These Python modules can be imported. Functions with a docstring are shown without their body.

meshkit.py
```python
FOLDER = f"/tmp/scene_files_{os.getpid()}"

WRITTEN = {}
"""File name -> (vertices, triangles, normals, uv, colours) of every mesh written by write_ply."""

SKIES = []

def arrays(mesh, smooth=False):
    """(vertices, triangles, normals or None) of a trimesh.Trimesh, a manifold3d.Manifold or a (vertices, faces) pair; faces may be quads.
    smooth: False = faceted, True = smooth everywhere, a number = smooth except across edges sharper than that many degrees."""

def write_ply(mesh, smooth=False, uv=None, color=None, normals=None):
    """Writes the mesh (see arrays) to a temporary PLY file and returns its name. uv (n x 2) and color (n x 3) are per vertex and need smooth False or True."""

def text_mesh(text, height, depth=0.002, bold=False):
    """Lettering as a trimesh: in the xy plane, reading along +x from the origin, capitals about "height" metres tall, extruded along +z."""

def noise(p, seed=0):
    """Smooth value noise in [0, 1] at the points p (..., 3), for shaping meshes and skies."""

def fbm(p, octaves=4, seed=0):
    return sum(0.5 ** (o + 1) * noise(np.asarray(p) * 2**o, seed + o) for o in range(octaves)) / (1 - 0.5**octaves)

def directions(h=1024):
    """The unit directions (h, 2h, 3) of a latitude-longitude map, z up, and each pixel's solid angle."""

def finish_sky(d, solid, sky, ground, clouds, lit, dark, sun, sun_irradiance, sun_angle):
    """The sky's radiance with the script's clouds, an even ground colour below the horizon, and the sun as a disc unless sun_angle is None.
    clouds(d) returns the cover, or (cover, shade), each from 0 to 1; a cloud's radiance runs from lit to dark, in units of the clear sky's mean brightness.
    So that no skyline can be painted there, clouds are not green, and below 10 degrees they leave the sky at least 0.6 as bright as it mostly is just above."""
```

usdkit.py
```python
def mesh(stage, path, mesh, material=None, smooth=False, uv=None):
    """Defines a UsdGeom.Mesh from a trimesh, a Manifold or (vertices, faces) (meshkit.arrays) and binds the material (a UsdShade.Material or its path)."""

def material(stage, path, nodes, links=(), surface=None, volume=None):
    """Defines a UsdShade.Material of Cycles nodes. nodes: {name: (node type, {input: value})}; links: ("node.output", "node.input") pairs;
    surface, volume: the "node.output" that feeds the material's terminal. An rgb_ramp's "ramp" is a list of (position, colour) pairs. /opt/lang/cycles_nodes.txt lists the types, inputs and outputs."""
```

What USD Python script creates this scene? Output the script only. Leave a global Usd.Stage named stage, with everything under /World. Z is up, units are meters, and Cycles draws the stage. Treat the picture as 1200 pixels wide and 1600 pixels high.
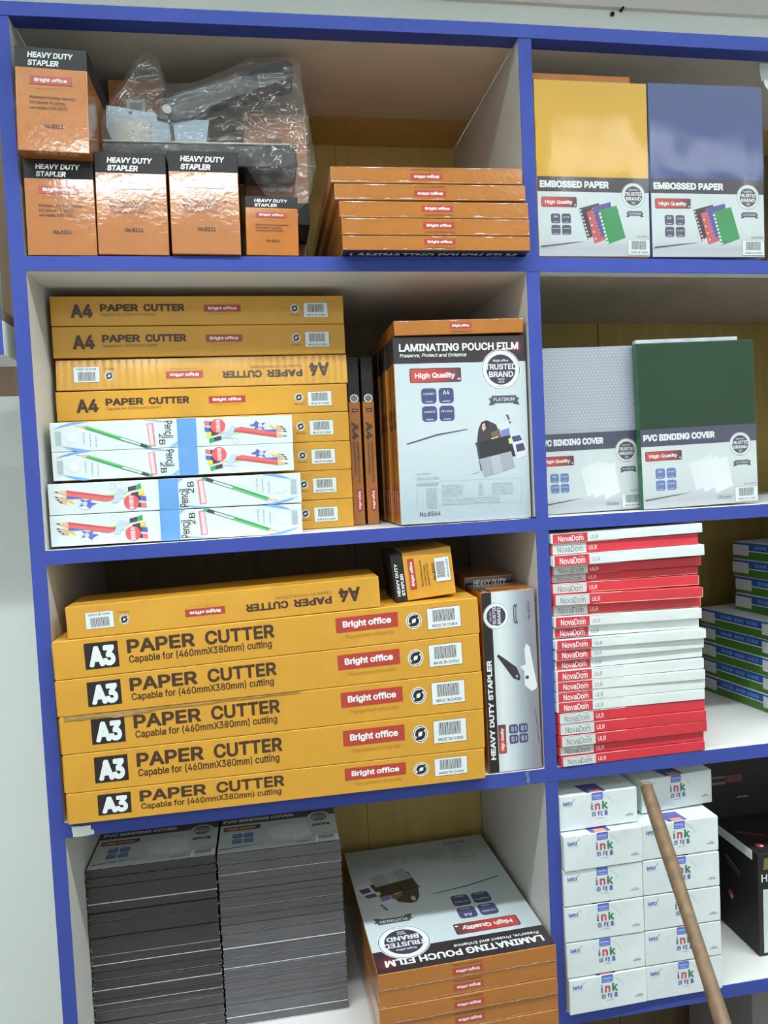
import math, random
import numpy as np
import trimesh
import shapely
from shapely import affinity
from shapely.geometry import Polygon, Point, LineString, box as sbox
from shapely.ops import unary_union
from pxr import Gf, Sdf, Usd, UsdGeom, UsdLux, UsdShade, Vt
import meshkit, usdkit

random.seed(7)
RNG = np.random.default_rng(7)
stage = Usd.Stage.CreateInMemory()
UsdGeom.SetStageUpAxis(stage, UsdGeom.Tokens.z)
UsdGeom.SetStageMetersPerUnit(stage, 1.0)
UsdGeom.Xform.Define(stage, '/World')
stage.SetDefaultPrim(stage.GetPrimAtPath('/World'))
UsdGeom.Scope.Define(stage, '/World/Looks')

# ------------------------------------------------------------------ camera
# origin: where the left post meets the middle shelf, in the plane of the shelf fronts; eye about 1.5 m above the floor
FPX = 1165.95
cam = UsdGeom.Camera.Define(stage, '/World/Camera')
ROT = np.array([[0.98607, -0.15968, -0.04668], [0.05390, 0.04110, 0.99770], [-0.15738, -0.98632, 0.04916]])
EYE = (0.36103, -1.3, 0.09148)
m = Gf.Matrix4d(1.0)
for r in range(3):
    for c in range(3):
        m[r, c] = float(ROT[r, c])
m.SetTranslateOnly(Gf.Vec3d(*EYE))
cam.AddTransformOp().Set(m.GetOrthonormalized())
cam.CreateHorizontalApertureAttr(36.0)
cam.CreateVerticalApertureAttr(48.0)
cam.CreateFocalLengthAttr(FPX * 36.0 / 1200.0)
cam.CreateClippingRangeAttr(Gf.Vec2f(0.01, 100))
cam.CreateExposureAttr(-0.72)

# ------------------------------------------------------------------ light: the shop's ceiling tubes and its diffuse surroundings
dome = UsdLux.DomeLight.Define(stage, '/World/ambient_light')
dome.CreateIntensityAttr(0.34)
dome.CreateColorAttr(Gf.Vec3f(0.93, 1.0, 1.0))
def ceiling_lamp(name, x0, x1, y, z, depth, power):
    l = UsdLux.RectLight.Define(stage, '/World/' + name)
    l.CreateWidthAttr(x1 - x0); l.CreateHeightAttr(depth)
    l.CreateIntensityAttr(power)
    l.CreateColorAttr(Gf.Vec3f(0.94, 1.0, 1.03))
    l.AddTranslateOp().Set(Gf.Vec3d((x0 + x1) / 2, y, z))
# tubes just before the shelves, in an added recess shading the shelf top, and a row of surface panels behind the camera
ceiling_lamp('trough_lamp', -1.4, 3.0, -0.80, 1.525, 0.11, 122.0)
for k, (x0, x1, y, depth, power) in enumerate(((-0.42, 0.58, -2.1, 0.36, 17.0), (1.45, 2.9, -1.75, 0.42, 7.6))):
    ceiling_lamp('panel_lamp' + ('_%03d' % k if k else ''), x0, x1, y, 1.40, depth, power)

# ------------------------------------------------------------------ helpers
def lin(c):
    """sRGB 0-255 -> linear"""
    c = np.asarray(c, float) / 255.0
    return tuple(np.where(c <= 0.04045, c / 12.92, ((c + 0.055) / 1.055) ** 2.4))

USED = {}
def numbered(path):
    n = USED.get(path, 0); USED[path] = n + 1
    return path if n == 0 else '%s_%03d' % (path, n)

def tag(p, label=None, cat=None, group=None, kind=None):
    p = p.GetPrim() if hasattr(p, 'GetPrim') else p
    for k, v in (('label', label), ('category', cat), ('group', group), ('kind', kind)):
        if v:
            p.SetCustomDataByKey(k, v)
    return p

def place(x, loc, rot=(0, 0, 0), scale=None):
    x = UsdGeom.Xformable(x)
    x.ClearXformOpOrder()
    x.AddTranslateOp().Set(Gf.Vec3d(*map(float, loc)))
    x.AddRotateXYZOp().Set(Gf.Vec3f(*map(float, rot)))
    if scale:
        x.AddScaleOp().Set(Gf.Vec3f(*map(float, scale)))

def thing(name, label, cat, loc=(0, 0, 0), rot=(0, 0, 0), group=None, scale=None, kind=None):
    x = UsdGeom.Xform.Define(stage, numbered('/World/' + name))
    place(x, loc, rot, scale)
    tag(x, label, cat, group, kind)
    return x.GetPrim()

def copy(src, label, loc, rot=(0, 0, 0), group=None, scale=None):
    base = str(src.GetPath())
    if base[-4] == '_' and base[-3:].isdigit():
        base = base[:-4]
    x = UsdGeom.Xform.Define(stage, numbered(base))
    x.GetPrim().GetReferences().AddInternalReference(src.GetPath())
    place(x, loc, rot, scale)
    was = src.GetCustomData()
    tag(x, label, was['category'], group or was.get('group'))
    x.GetPrim().SetInstanceable(True)
    return x.GetPrim()

SHEAR = 0.0   # front faces that lean back
WARP = None   # (width, nominal height, left height, right height): a carton crushed lower at one end
def part(parent, name, mesh, mat, smooth=False, label=None, color=None):
    if SHEAR:
        if hasattr(mesh, 'vertices'):
            mesh = mesh.copy(); vv = np.array(mesh.vertices); vv[:, 1] += SHEAR * vv[:, 2]; mesh.vertices = vv
        else:
            vv = np.array(mesh[0]); vv[:, 1] += SHEAR * vv[:, 2]; mesh = (vv, mesh[1])
    if WARP:
        w_, h_, hl_, hr_ = WARP
        if hasattr(mesh, 'vertices'):
            mesh = mesh.copy(); vv = np.array(mesh.vertices)
        else:
            vv = np.array(mesh[0])
        vv[:, 2] *= (hl_ + (hr_ - hl_) * np.clip(vv[:, 0] / w_, 0, 1)) / h_
        if hasattr(mesh, 'vertices'): mesh.vertices = vv
        else: mesh = (vv, mesh[1])
    pp = str(parent.GetPath()) if parent is not None else '/World'
    p = numbered(pp + '/' + name)
    g = usdkit.mesh(stage, p, mesh, mat, smooth)
    if color is not None:
        UsdGeom.PrimvarsAPI(g).CreatePrimvar('pc', Sdf.ValueTypeNames.Color3fArray, 'vertex').Set(Vt.Vec3fArray.FromNumpy(np.asarray(color, np.float32)))
    if label:
        tag(g, label)
    return g.GetPrim()

def T(mesh, loc):
    mesh = mesh.copy(); mesh.apply_translation(loc); return mesh

def bx(x0, x1, y0, y1, z0, z1):
    b = trimesh.creation.box([x1 - x0, y1 - y0, z1 - z0])
    b.apply_translation([(x0 + x1) / 2, (y0 + y1) / 2, (z0 + z1) / 2])
    return b

def rbox(w, d, h, r=0.0012):
    """box with rounded edges, base centre-front corner at the origin: x 0..w, y 0..d, z 0..h"""
    a = r * 0.3
    pts = []
    for sx in (0, 1):
        for sy in (0, 1):
            for sz in (0, 1):
                c = np.array([sx * w, sy * d, sz * h]); s = np.array([1 - 2 * sx, 1 - 2 * sy, 1 - 2 * sz])
                for o in ((0, r, r), (r, 0, r), (r, r, 0), (a, a, r), (a, r, a), (r, a, a)):
                    pts.append(c + s * np.array(o))
    return trimesh.Trimesh(np.array(pts)).convex_hull

def cat(*ms):
    return trimesh.util.concatenate([m for m in ms])

def cyl(p0, p1, r0, r1=None, n=14):
    r1 = r0 if r1 is None else r1
    p0, p1 = np.asarray(p0, float), np.asarray(p1, float)
    ax = (p1 - p0) / np.linalg.norm(p1 - p0)
    u = np.cross(ax, [0, 0, 1.0] if abs(ax[2]) < 0.9 else [1.0, 0, 0]); u /= np.linalg.norm(u); v = np.cross(ax, u)
    t = np.linspace(0, 2 * np.pi, n, endpoint=False)
    ring = lambda p, r: p + r * (np.outer(np.cos(t), u) + np.outer(np.sin(t), v))
    V = np.vstack([ring(p0, r0), ring(p1, r1), [p0], [p1]])
    F = []
    for i in range(n):
        j = (i + 1) % n
        F += [[i, j, n + j], [i, n + j, n + i], [2 * n, j, i], [2 * n + 1, n + i, n + j]]
    return trimesh.Trimesh(V, np.array(F), process=False)

# ------------------------------------------------------------------ materials
L = '/World/Looks/'
def plain(name, rgb, rough=0.5, var=0.06, scale=14, bump=0.0, bscale=60, coat=0.0, coat_rough=0.12, spec=0.5, metal=0.0, stretch=(1, 1, 1), bdist=0.001):
    c = np.array(lin(rgb))
    nodes = {'tc': ('texture_coordinate', {}), 'mp': ('mapping', {'scale': stretch}),
             'n': ('noise_texture', {'scale': scale, 'detail': 3.0}),
             'r': ('rgb_ramp', {'ramp': [(0.3, tuple(c * (1 - var))), (0.7, tuple(np.minimum(c * (1 + var), 1)))]}),
             'p': ('principled_bsdf', {'roughness': rough, 'coat_weight': coat, 'coat_roughness': coat_rough, 'specular_ior_level': spec, 'metallic': metal})}
    links = [('tc.object', 'mp.vector'), ('mp.vector', 'n.vector'), ('n.fac', 'r.fac'), ('r.color', 'p.base_color')]
    if bump:
        nodes['nb'] = ('noise_texture', {'scale': bscale, 'detail': 2.0})
        nodes['b'] = ('bump', {'strength': bump, 'distance': bdist})
        links += [('mp.vector', 'nb.vector'), ('nb.fac', 'b.height'), ('b.normal', 'p.normal'), ('b.normal', 'p.coat_normal')]
    return usdkit.material(stage, L + name, nodes, links, surface='p.BSDF')

def card(name, rgb=None, rough=0.3, coat=0.5, coat_rough=0.1, flute=(1, 0, 0), fscale=0.0, fstr=0.0, wob=0.25, wscale=9.0, wdist=0.004, crinkle=0.0, cscale=70, coat_ior=1.5):
    """printed carton: flat colour (or the artwork's own vertex colour), a gloss coat, a slow wobble and, where wanted, the flutes of the corrugated board"""
    nodes = {'tc': ('texture_coordinate', {}),
             'p': ('principled_bsdf', {'roughness': rough, 'coat_weight': coat, 'coat_roughness': coat_rough, 'coat_ior': coat_ior}),
             'nb': ('noise_texture', {'scale': wscale, 'detail': 1.0}),
             'b': ('bump', {'strength': wob, 'distance': wdist})}
    links = [('tc.object', 'nb.vector'), ('nb.fac', 'b.height')]
    last = 'b'
    if rgb is None:
        nodes['a'] = ('attribute', {'attribute': 'pc'})
        links.append(('a.color', 'p.base_color'))
    else:
        c = np.array(lin(rgb))
        nodes['n'] = ('noise_texture', {'scale': 11.0, 'detail': 4.0})
        nodes['r'] = ('rgb_ramp', {'ramp': [(0.3, tuple(c * 0.93)), (0.7, tuple(np.minimum(c * 1.05, 1)))]})
        links += [('tc.object', 'n.vector'), ('n.fac', 'r.fac'), ('r.color', 'p.base_color')]
    if fscale:
        nodes['mp'] = ('mapping', {'scale': flute})
        nodes['w'] = ('wave_texture', {'scale': fscale, 'distortion': 0.6, 'detail': 1.0})
        nodes['b2'] = ('bump', {'strength': fstr, 'distance': 0.0006})
        links += [('tc.object', 'mp.vector'), ('mp.vector', 'w.vector'), ('w.fac', 'b2.height'), ('b.normal', 'b2.normal')]
        last = 'b2'
    if crinkle:
        nodes['nc'] = ('noise_texture', {'scale': cscale, 'detail': 3.0, 'distortion': 1.2})
        nodes['b3'] = ('bump', {'strength': crinkle, 'distance': 0.001})
        links += [('tc.object', 'nc.vector'), ('nc.fac', 'b3.height'), (last + '.normal', 'b3.normal')]
        last = 'b3'
    links += [(last + '.normal', 'p.normal'), (last + '.normal', 'p.coat_normal')]
    return usdkit.material(stage, L + name, nodes, links, surface='p.BSDF')

YEL, ORA, LAM = (211, 155, 50), (182, 106, 26), (172, 106, 32)
M = {}
M['blue'] = plain('blue_laminate', (66, 80, 156), 0.55, 0.04, 5, 0.15, 120, spec=0.08)
M['white_board'] = plain('white_melamine', (222, 224, 220), 0.42, 0.02, 4)
M['panel'] = plain('grey_white_melamine', (203, 202, 196), 0.45, 0.02, 4)
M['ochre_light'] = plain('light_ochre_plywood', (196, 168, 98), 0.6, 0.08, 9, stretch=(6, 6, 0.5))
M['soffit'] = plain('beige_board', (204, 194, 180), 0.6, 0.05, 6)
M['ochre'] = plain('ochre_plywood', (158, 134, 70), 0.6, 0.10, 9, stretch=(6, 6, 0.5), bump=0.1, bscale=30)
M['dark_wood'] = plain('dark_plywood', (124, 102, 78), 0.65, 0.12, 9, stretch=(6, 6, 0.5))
M['wall'] = plain('wall_paint', (228, 234, 231), 0.75, 0.015, 3, 0.08, 90)
M['wall_grey'] = plain('greyer_wall_tone', (214, 210, 206), 0.75, 0.015, 3, 0.08, 90)
M['hole'] = plain('dark_hole', (40, 30, 32), 0.9, 0.05)
M['floor'] = plain('floor_tile', (150, 148, 140), 0.35, 0.08, 3)
M['tape'] = plain('white_tape', (226, 232, 226), 0.45, 0.03, 40, 0.3, 80)
M['scuff'] = plain('scuffed_laminate', (104, 112, 150), 0.7, 0.15, 60)
M['cutter'] = card('yellow_carton', YEL, 0.33, 0.25, 0.12, wob=0.25, fscale=26, fstr=0.10)
M['cutter_print'] = card('yellow_carton_print', None, 0.36, 0.25, 0.12, wob=0.25, fscale=26, fstr=0.10)
M['cutter3'] = card('a3_carton', YEL, 0.42, 0.12, 0.2, wob=0.25, wscale=6)
M['cutter3_print'] = card('a3_carton_print', None, 0.42, 0.12, 0.2, wob=0.25, wscale=6)
M['orange'] = card('orange_carton', ORA, 0.42, 1.0, 0.08, wob=0.3, wscale=10, crinkle=0.16, cscale=90, coat_ior=2.1)
M['orange_print'] = card('orange_carton_print', None, 0.42, 1.0, 0.08, wob=0.3, wscale=10, crinkle=0.16, cscale=90, coat_ior=2.1)
M['flute'] = card('fluted_carton', ORA, 0.22, 0.9, 0.07, flute=(0, 0, 1), fscale=52, fstr=0.9, wob=0.3)
M['flute_print'] = card('fluted_carton_print', None, 0.22, 0.9, 0.07, flute=(0, 0, 1), fscale=52, fstr=0.9, wob=0.3)
M['film'] = card('shrink_wrapped_orange', LAM, 0.3, 0.8, 0.10, wob=0.3, crinkle=0.45, cscale=55)
M['film_print'] = card('shrink_wrapped_print', None, 0.3, 0.7, 0.10, wob=0.3, crinkle=0.25, cscale=55)
M['white_card'] = card('white_carton', (222, 232, 232), 0.4, 0.2, 0.2, wob=0.2)
M['print'] = card('carton_print', None, 0.4, 0.2, 0.2, wob=0.2)
M['gloss_print'] = card('film_covered_print', None, 0.35, 0.1, 0.2, wob=0.3)
M['torn'] = plain('torn_cardboard', (164, 132, 84), 0.9, 0.2, 60, 0.6, 120)
M['kraft'] = plain('grey_board', (176, 166, 140), 0.8, 0.08, 20)
M['dark_pack'] = plain('dark_cover_sheets', (50, 44, 46), 0.30, 0.25, 30, stretch=(0.6, 1, 24), coat=0.6, bump=0.15, bscale=25)
M['grey_pack'] = plain('smoke_cover_sheets', (88, 86, 90), 0.30, 0.25, 30, stretch=(0.6, 1, 24), coat=0.6, bump=0.15, bscale=25)
M['film_edge'] = plain('pale_film_edge', (196, 200, 208), 0.25, 0.2, 30, coat=0.6)
M['black_card'] = card('black_carton', (30, 24, 26), 0.6, 0.06, 0.2, wob=0.3)
M['red_card'] = card('red_carton', (206, 50, 62), 0.38, 0.3, 0.15, wob=0.25)
M['white_book'] = card('white_book_carton', (224, 232, 230), 0.4, 0.25, 0.15, wob=0.25)
M['steel'] = plain('polished_steel', (150, 164, 176), 0.32, 0.05, 8, metal=0.55, bump=0.1, bscale=20)
M['steel_dull'] = plain('grey_steel', (158, 156, 148), 0.38, 0.05, 8, metal=0.8)
M['black_plastic'] = plain('black_plastic', (48, 44, 48), 0.35, 0.1, 20)
M['wood'] = plain('wooden_stick', (112, 90, 64), 0.6, 0.25, 18, stretch=(5, 5, 0.7), bump=0.3, bscale=30)
M['grey_card'] = plain('grey_carton', (120, 116, 116), 0.6, 0.08, 12)
M['package'] = plain('pale_package', (196, 206, 200), 0.3, 0.15, 30, 0.3, 40, coat=0.5)
M['bagfilm'] = usdkit.material(stage, L + 'clear_plastic_bag', {
    't': ('transparent_bsdf', {'color': (0.96, 0.96, 0.96)}),
    'd': ('principled_bsdf', {'base_color': (0.75, 0.74, 0.72), 'roughness': 0.5}),
    'g': ('glossy_bsdf', {'color': (1, 1, 1), 'roughness': 0.07}),
    'lw': ('layer_weight', {'blend': 0.5}), 'f': ('rgb_ramp', {'ramp': [(0, (.045,) * 3), (.55, (.06,) * 3), (.75, (.13,) * 3), (.9, (.35,) * 3), (1, (.7,) * 3)]}),
    'm0': ('mix_closure', {'fac': 0.07}),
    'm': ('mix_closure', {})},
    [('t.BSDF', 'm0.closure1'), ('d.BSDF', 'm0.closure2'), ('m0.closure', 'm.closure1'), ('g.BSDF', 'm.closure2'), ('lw.facing', 'f.fac'), ('f.color', 'm.fac')], surface='m.closure')

# ------------------------------------------------------------------ flat artwork (printing)
_TXT = {}
def glyphs(s, bold=False, extra=0.0):
    """(vertices, faces, xmin, xmax) of flat lettering, capitals 1 high"""
    k = (s, bold, extra)
    if k not in _TXT:
        tm = meshkit.text_mesh(s, 1.0, 0.1, bold)
        V, F = np.array(tm.vertices), np.array(tm.faces)
        top = F[(V[F][:, :, 2] > 0.05).all(1)]
        if extra:
            tri = [Polygon(V[f][:, :2]) for f in top]
            g = unary_union([t for t in tri if t.area > 1e-9]).buffer(extra, join_style=2).simplify(0.012)
            vs, fs, n = [], [], 0
            for q in getattr(g, 'geoms', [g]):
                v, f = trimesh.creation.triangulate_polygon(q, engine='earcut')
                vs.append(v); fs.append(np.asarray(f) + n); n += len(v)
            V2, F2 = np.vstack(vs), np.vstack(fs)
        else:
            u, inv = np.unique(top, return_inverse=True)
            V2, F2 = V[u][:, :2], inv.reshape(-1, 3)
        _TXT[k] = (V2, F2, V2[:, 0].min(), V2[:, 0].max())
    return _TXT[k]

class Art:
    """flat print on a face w x h; u from the left and v from the top, both 0..1; later shapes lie over earlier ones"""
    def __init__(s, w, h):
        s.w, s.h, s.parts, s.cur, s.k = w, h, {}, None, 0
    def on(s, name):
        s.key = name
        s.cur = s.parts.setdefault(name, []); return s
    def sub(s, name):
        k = s.key + '/' + name
        s.cur = s.parts.setdefault(k, []); return s
    def raw(s, V, F, c):
        s.k += 1
        used, F = np.unique(np.asarray(F), return_inverse=True); F = F.reshape(-1, 3)
        V = np.asarray(V, float)[used]
        c = np.asarray(c, float)
        if c.ndim == 2: c = c[used]
        col = np.array([lin(q) for q in c]) if c.ndim == 2 else np.tile(lin(c), (len(V), 1))
        s.cur.append((np.c_[V, np.full(len(V), s.k)], np.asarray(F), col))
        return s
    squeeze = None
    def P(s, u, v):
        if s.squeeze: u = s.squeeze(u)
        return np.array([u * s.w, (1 - v) * s.h])
    def geom(s, g, c):
        for q in getattr(g, 'geoms', [g]):
            if q.is_empty or q.area < 1e-10: continue
            V, F = trimesh.creation.triangulate_polygon(q, engine='earcut')
            s.raw(V, F, c); s.k -= 1
        s.k += 1
        return s
    def poly(s, pts, c):
        return s.geom(Polygon([s.P(*p) for p in pts]), c)
    def rect(s, u0, v0, u1, v1, c, r=0):
        g = sbox(u0 * s.w, (1 - v1) * s.h, u1 * s.w, (1 - v0) * s.h)
        if r:
            g = g.buffer(-r).buffer(r, quad_segs=4)
        return s.geom(g, c)
    def grad(s, u0, v0, u1, v1, stops, horizontal=True):
        """printed colour gradient: stops (position, colour)"""
        V, F, C = [], [], []
        for i, (t, c) in enumerate(stops):
            a = s.P(u0 + (u1 - u0) * t, v0) if horizontal else s.P(u0, v0 + (v1 - v0) * t)
            b = s.P(u0 + (u1 - u0) * t, v1) if horizontal else s.P(u1, v0 + (v1 - v0) * t)
            V += [a, b]; C += [c, c]
            if i:
                q = 2 * i
                F += [[q - 2, q - 1, q + 1], [q - 2, q + 1, q]]
        F = np.array(F)
        V = np.array(V)
        a, b, c = V[F[0]]
        if (b - a)[0] * (c - a)[1] - (b - a)[1] * (c - a)[0] < 0:
            F = F[:, ::-1]
        return s.raw(V, F, np.array(C))
    def disc(s, u, v, r, c, r_in=0, n=7):
        x, y = s.P(u, v)
        g = Point(x, y).buffer(r, quad_segs=n)
        if r_in: g = g.difference(Point(x, y).buffer(r_in, quad_segs=n))
        return s.geom(g, c)
    def glow(s, u, v, r, c_in, c_out, n=16):
        x, y = s.P(u, v)
        t = np.linspace(0, 2 * np.pi, n, endpoint=False)
        V = np.vstack([[[x, y]], np.c_[x + r * np.cos(t), y + r * np.sin(t)]])
        F = [[0, i + 1, (i + 1) % n + 1] for i in range(n)]
        return s.raw(V, F, np.array([c_in] + [c_out] * n))
    def line(s, pts, wd, c):
        return s.geom(LineString([s.P(*p) for p in pts]).buffer(wd / 2, cap_style=2, quad_segs=3), c)
    def text(s, t, u0, v0, u1, v1, c, bold=True, extra=0.0, shear=0.0, rot=0, cap=None):
        """lettering fitted to a box: capitals from v0 to v1. rot 90 reads upwards, -90 downwards (the box is then the turned one)"""
        V, F, x0, x1 = glyphs(t, bold, extra)
        a, b = s.P(u0, v1), s.P(u1, v0)
        W, H = b - a
        if rot: W, H = H, W
        k = (np.c_[V[:, 0] - x0, V[:, 1]]) * [W / (x1 - x0), H]
        k[:, 0] += shear * k[:, 1]
        if rot == 90: k = np.c_[-k[:, 1] + H, k[:, 0]]
        if rot == -90: k = np.c_[k[:, 1], W - k[:, 0]]
        if rot == 180: k = np.c_[(b - a)[0] - k[:, 0], H - k[:, 1]]
        return s.raw(k + a, F, c)
    def bars(s, u0, v0, u1, v1, c, n=26, seed=1, vertical=True):
        if s.squeeze: u0, u1 = s.squeeze(u0), s.squeeze(u1)
        r = random.Random(seed); x = 0.0; gs = []
        ws = [r.choice([1, 1, 1.6, 2.4]) for _ in range(n)]; tot = sum(ws) * 1.75
        for wv in ws:
            a, b = x / tot, (x + wv) / tot
            if vertical: gs.append(sbox((u0 + (u1 - u0) * a) * s.w, (1 - v1) * s.h, (u0 + (u1 - u0) * b) * s.w, (1 - v0) * s.h))
            else: gs.append(sbox(u0 * s.w, (1 - v0 - (v1 - v0) * b) * s.h, u1 * s.w, (1 - v0 - (v1 - v0) * a) * s.h))
            x += wv * 1.75
        V, F, n0 = [], [], 0
        for g in gs:
            q = np.array(g.exterior.coords)[:4]
            if Polygon(q).exterior.is_ccw is False: q = q[::-1]
            V.append(q); F += [[n0, n0 + 1, n0 + 2], [n0, n0 + 2, n0 + 3]]; n0 += 4
        return s.raw(np.vstack(V), F, c)
    def smalltext(s, lines, c, h, seed=3):
        """print too small to read in the photograph: (u0, u1, v) rows of short dashes"""
        r = random.Random(seed); V, F, n0 = [], [], 0
        for u0, u1, v in lines:
            u = u0
            while u < u1:
                w = r.uniform(0.5, 1.6) * h / s.w
                a, b = s.P(u, v + h / s.h / 2), s.P(min(u + w, u1), v - h / s.h / 2)
                V += [a, [b[0], a[1]], b, [a[0], b[1]]]; F += [[n0, n0 + 1, n0 + 2], [n0, n0 + 2, n0 + 3]]; n0 += 4
                u += w + 0.35 * h / s.w * (3 if r.random() < 0.2 else 1)
        return s.raw(np.array(V), F, c)
    def emit(s, parent, mat, origin, ex, ey, lift=0.0003, eps=0.000008, labels=None):
        """put the artwork on a face: origin = its lower left corner, ex/ey = its axes in the thing's frame"""
        ex, ey, o = np.asarray(ex, float), np.asarray(ey, float), np.asarray(origin, float)
        nz = np.cross(ex, ey)
        made = {}
        for name, items in s.parts.items():
            if not items: continue
            V, F, C, n = [], [], [], 0
            for v, f, c in items:
                p = o + np.outer(v[:, 0], ex) + np.outer(v[:, 1], ey) + np.outer(lift + eps * v[:, 2], nz)
                q = p[f]
                flip = (np.cross(q[:, 1] - q[:, 0], q[:, 2] - q[:, 0]) @ nz) < 0
                f = f.copy(); f[flip] = f[flip][:, ::-1]
                V.append(p); F.append(f + n); C.append(c); n += len(v)
            up, own = (made[name.rsplit('/', 1)[0]], name.rsplit('/', 1)[1]) if '/' in name else (parent, name)
            made[name] = part(up, own.split('#')[0], (np.vstack(V), np.vstack(F)), mat, color=np.vstack(C), label=(labels or {}).get(name))

X, Y, Z = np.eye(3)
def front(art, parent, mat, w, h, turned=False, y=0.0, **k):
    if turned: art.emit(parent, mat, (w, y, h), -X, -Z, **k)
    else: art.emit(parent, mat, (0, y, 0), X, Z, **k)

BLK, WHT, RED, BRN = (38, 30, 30), (232, 240, 240), (178, 62, 50), (70, 48, 30)

def badge(a, u0, v0, u1, v1, rot=0, name='brand_badge', tagline=True, tc=(190, 130, 45)):
    a.on(name).rect(u0, v0, u1, v1, RED)
    du, dv = u1 - u0, v1 - v0
    a.sub('brand_lettering')
    if rot == 0:
        a.text('Bright office', u0 + .11 * du, v0 + .28 * dv, u1 - .11 * du, v1 - .34 * dv, WHT, True, 0.035)
    elif rot == 90:
        a.text('Bright office', u0 + .28 * du, v0 + .1 * dv, u1 - .32 * du, v1 - .1 * dv, WHT, True, 0.035, rot=90)
    else:
        a.text('Bright office', u0 + .32 * du, v0 + .1 * dv, u1 - .28 * du, v1 - .1 * dv, WHT, True, 0.035, rot=-90)

def recycle(a, u, v, r):
    a.on('recycling_mark').disc(u, v, r, WHT).disc(u, v, r * .88, BLK, r * .80)
    x, y = a.P(u, v)
    arc = lambda t0, t1, ro, ri: Polygon([(x + ro * math.cos(t), y + ro * math.sin(t)) for t in np.linspace(t0, t1, 9)] + [(x + ri * math.cos(t), y + ri * math.sin(t)) for t in np.linspace(t1, t0, 9)])
    a.geom(arc(math.radians(60), math.radians(205), r * .66, r * .25), BLK)
    a.geom(arc(math.radians(-120), math.radians(25), r * .66, r * .25), BLK)
    a.geom(Polygon([(x + r * .02, y + r * .68), (x + r * .62, y + r * .62), (x + r * .35, y + r * .05)]), BLK)
    a.geom(Polygon([(x - r * .02, y - r * .68), (x - r * .62, y - r * .62), (x - r * .35, y - r * .05)]), BLK)

def barcode(a, u0, v0, u1, v1, seed=1, made=True, name='barcode_label', number=True):
    du, dv = u1 - u0, v1 - v0
    a.on(name).rect(u0 - .01 * du, v0 - .015 * dv, u1 + .01 * du, v1 + .015 * dv, (92, 76, 60)).rect(u0, v0, u1, v1, (226, 234, 234))
    a.sub('bar_print').bars(u0 + .16 * du, v0 + .09 * dv, u1 - .16 * du, v0 + .66 * dv, (70, 66, 70), 30, seed)
    if made:
        a.text('MADE IN CHINA', u0 + .13 * du, v0 + .78 * dv, u1 - .10 * du, v0 + .91 * dv, (80, 76, 78), True)

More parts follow.
